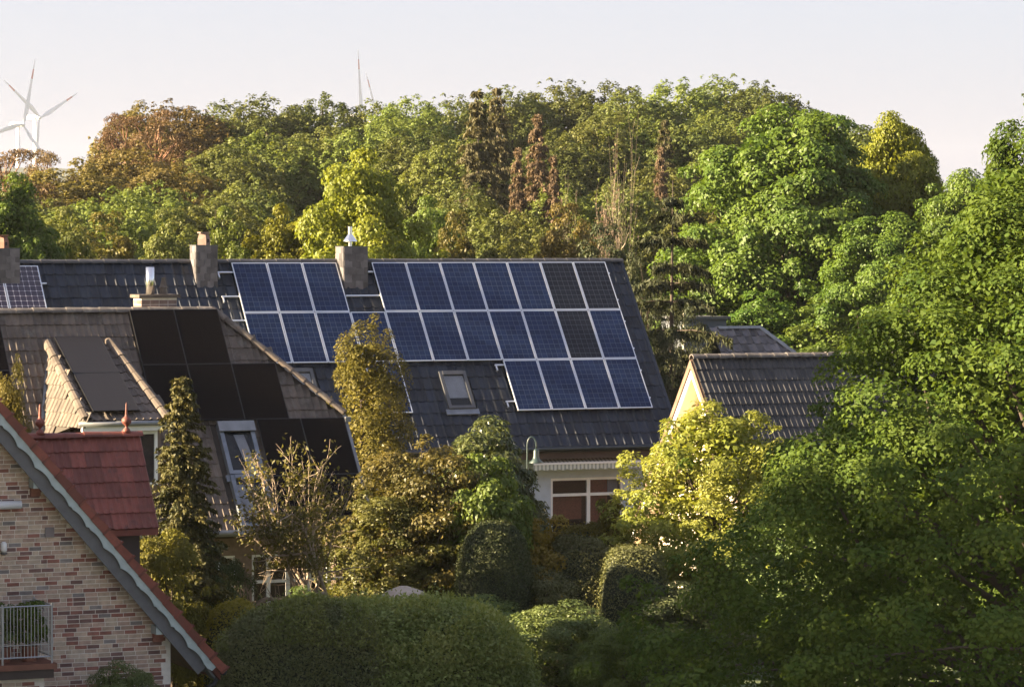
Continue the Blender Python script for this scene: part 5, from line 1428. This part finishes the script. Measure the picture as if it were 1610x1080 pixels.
clip_at('clipped_hedge', 318, 420, 946, 70.5, .7, 3.0, 14000, .05, 'gold', 97, 'hedge behind the dark one, golden sun rim put in leaf colour', rough=.035, lumpy=.05)  # sunlit rim painted as gold leaves over the whole hedge
clip_at('clipped_hedge', 860, 1000, 828, 81, .5, 5, 12000, .06, 'gold_con', 98, 'low golden hedge under the white framed window', rough=.04)
DS = broadleaf(99, 3.0, .1, 1.2, 110, 220, .07, .36, (.9, .45), LM['dim'], 'bark', .2, limbs=10, stems=3)
plant('shrub', DS, 765, 945, 74, 160, 'soft green low shrub behind the leafy hedge', 'shrub', crown='foliage', trunk='stem')
plant('shrub', withmat(DS, LM['dim']), 885, 955, 72, 170, 'dim leafy shrub below the square hedge blocks', 'shrub', crown='foliage', trunk='stem', rz=1.1)
plant('shrub', withmat(DS, LM['fresh']), 980, 985, 67, 130, 'pale leaved shrub at the picture foot before the dark cone', 'shrub', crown='foliage', trunk='stem', rz=2.1)
plant('shrub', withmat(DS, LM['dim']), 470, 938, 71.5, 130, 'fresh shoots of shrub before the big white window', 'shrub', crown='foliage', trunk='stem', rz=3.1)
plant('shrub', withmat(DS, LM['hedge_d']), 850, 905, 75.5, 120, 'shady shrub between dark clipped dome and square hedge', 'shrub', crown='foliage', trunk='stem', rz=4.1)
plant('shrub', withmat(DS, LM['dim']), 195, 1052, 62, 110, 'green shrub at the foot of the brick wall', 'shrub', crown='foliage', trunk='stem', rz=5.1)
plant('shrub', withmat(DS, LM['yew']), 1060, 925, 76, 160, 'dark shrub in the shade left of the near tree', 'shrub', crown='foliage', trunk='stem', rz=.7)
for x, y, Y, w, lab in ((1250, 800, 79, 260, 'shady bush seen through the left side of the near leafy tree'), (1420, 720, 82, 300, 'shady bush behind the middle of the near leafy tree'), (1570, 700, 80, 280, "shady bush behind the near tree's trunk at the picture edge")):
    plant('shrub', withmat(DS, LM['dim']), x, y, Y, w, lab, 'shrub', 'bushes behind the near leafy tree', crown='foliage', trunk='stem')
# balcony plants
for x, lab, m_ in ((46, 'clipped green plant in a pot behind the balcony bars', 'fresh'), (4, 'leafy pot plant at the left of the balcony', 'dim')):
    q = kh.hit(x, 1030, (0, yb+.45, 0), (0, 1, 0)); wp = kh.W @ q
    pt_ = empty('potted_plant', (wp.x, wp.y, kh.W.translation.z + zf), 0, lab, 'potted plant')
    MB().lathe([(.13, 0), (.17, .24), (.18, .24), (.18, .28), (.15, .28)], (0, 0, .002), 14).build('pot', M['clay_pot'], pt_, smooth=False)
    c, s_, H_, W_ = broadleaf(110+x, .95, .25, .30, 60, 60, .045, .10, (.5, .3), LM[m_], 'bark', .1, limbs=6)
    link('foliage', c, pt_, Matrix.Translation((0, 0, .12))); link('stem', s_, pt_, Matrix.Translation((0, 0, .12)) @ Matrix.Diagonal((.5, .5, 1, 1)))

# --- the near tree
EL = broadleaf(121, 12.6, .0, 6.6, 640, 430, .085, .62, (.36, .68), LM['elm'], 'bark', .16, shell=.55, limbs=70, droop=.5, asp=.68, inner=.10, sprigs=.15)
plant('broadleaf_tree', withmat(MP, LM['elm']), 1622, 184, 76, 300, 'tall green tree rising behind the near tree at the picture edge', rz=1.7)
plant('broadleaf_tree', EL, 1672, 160, 60, 1340, 'near broad leafy tree filling the corner, sunlit top and shaded lower branches', rz=1.0)
# trees standing to the side of the view, whose shade falls over the near gardens
SD = broadleaf(130, 15, 1.0, 4.6, 420, 120, .22, .8, (.6, .5), LM['beech_d'], 'bark', .2, limbs=20)
for x_, y_, h_, lab in ((-15.5, 50, 16.0, 'tall shade tree beside the brick house, outside the picture edge'), (-17, 57, 16.3, 'shade tree farther back, outside the picture edge')):
    o = empty('shade_tree', (x_, y_, 0), x_, lab, 'tree', 'shade trees outside the view'); o.scale = (1, 1, h_/15)
    link('crown', SD[0], o); link('trunk', SD[1], o)
print('TRIS', sum(len(m.polygons)*2 for m in bpy.data.meshes))

# ------------------------------------------------------------------ the air
hm = bpy.data.materials.new('thin evening haze'); hm.use_nodes = True
hn = hm.node_tree.nodes; hn.clear()
pv = hn.new('ShaderNodeVolumePrincipled'); ho = hn.new('ShaderNodeOutputMaterial')
pv.inputs['Color'].default_value = (.90, .92, .99, 1); pv.inputs['Density'].default_value = .00006; pv.inputs['Anisotropy'].default_value = .2
hm.node_tree.links.new(pv.outputs[0], ho.inputs['Volume'])
MB().box(-3200, 3200, -800, 5200, -1.5, 150).build('haze', hm, kind='stuff')
bpy.data.objects['haze']['label'] = 'thin pale evening haze over the whole valley'
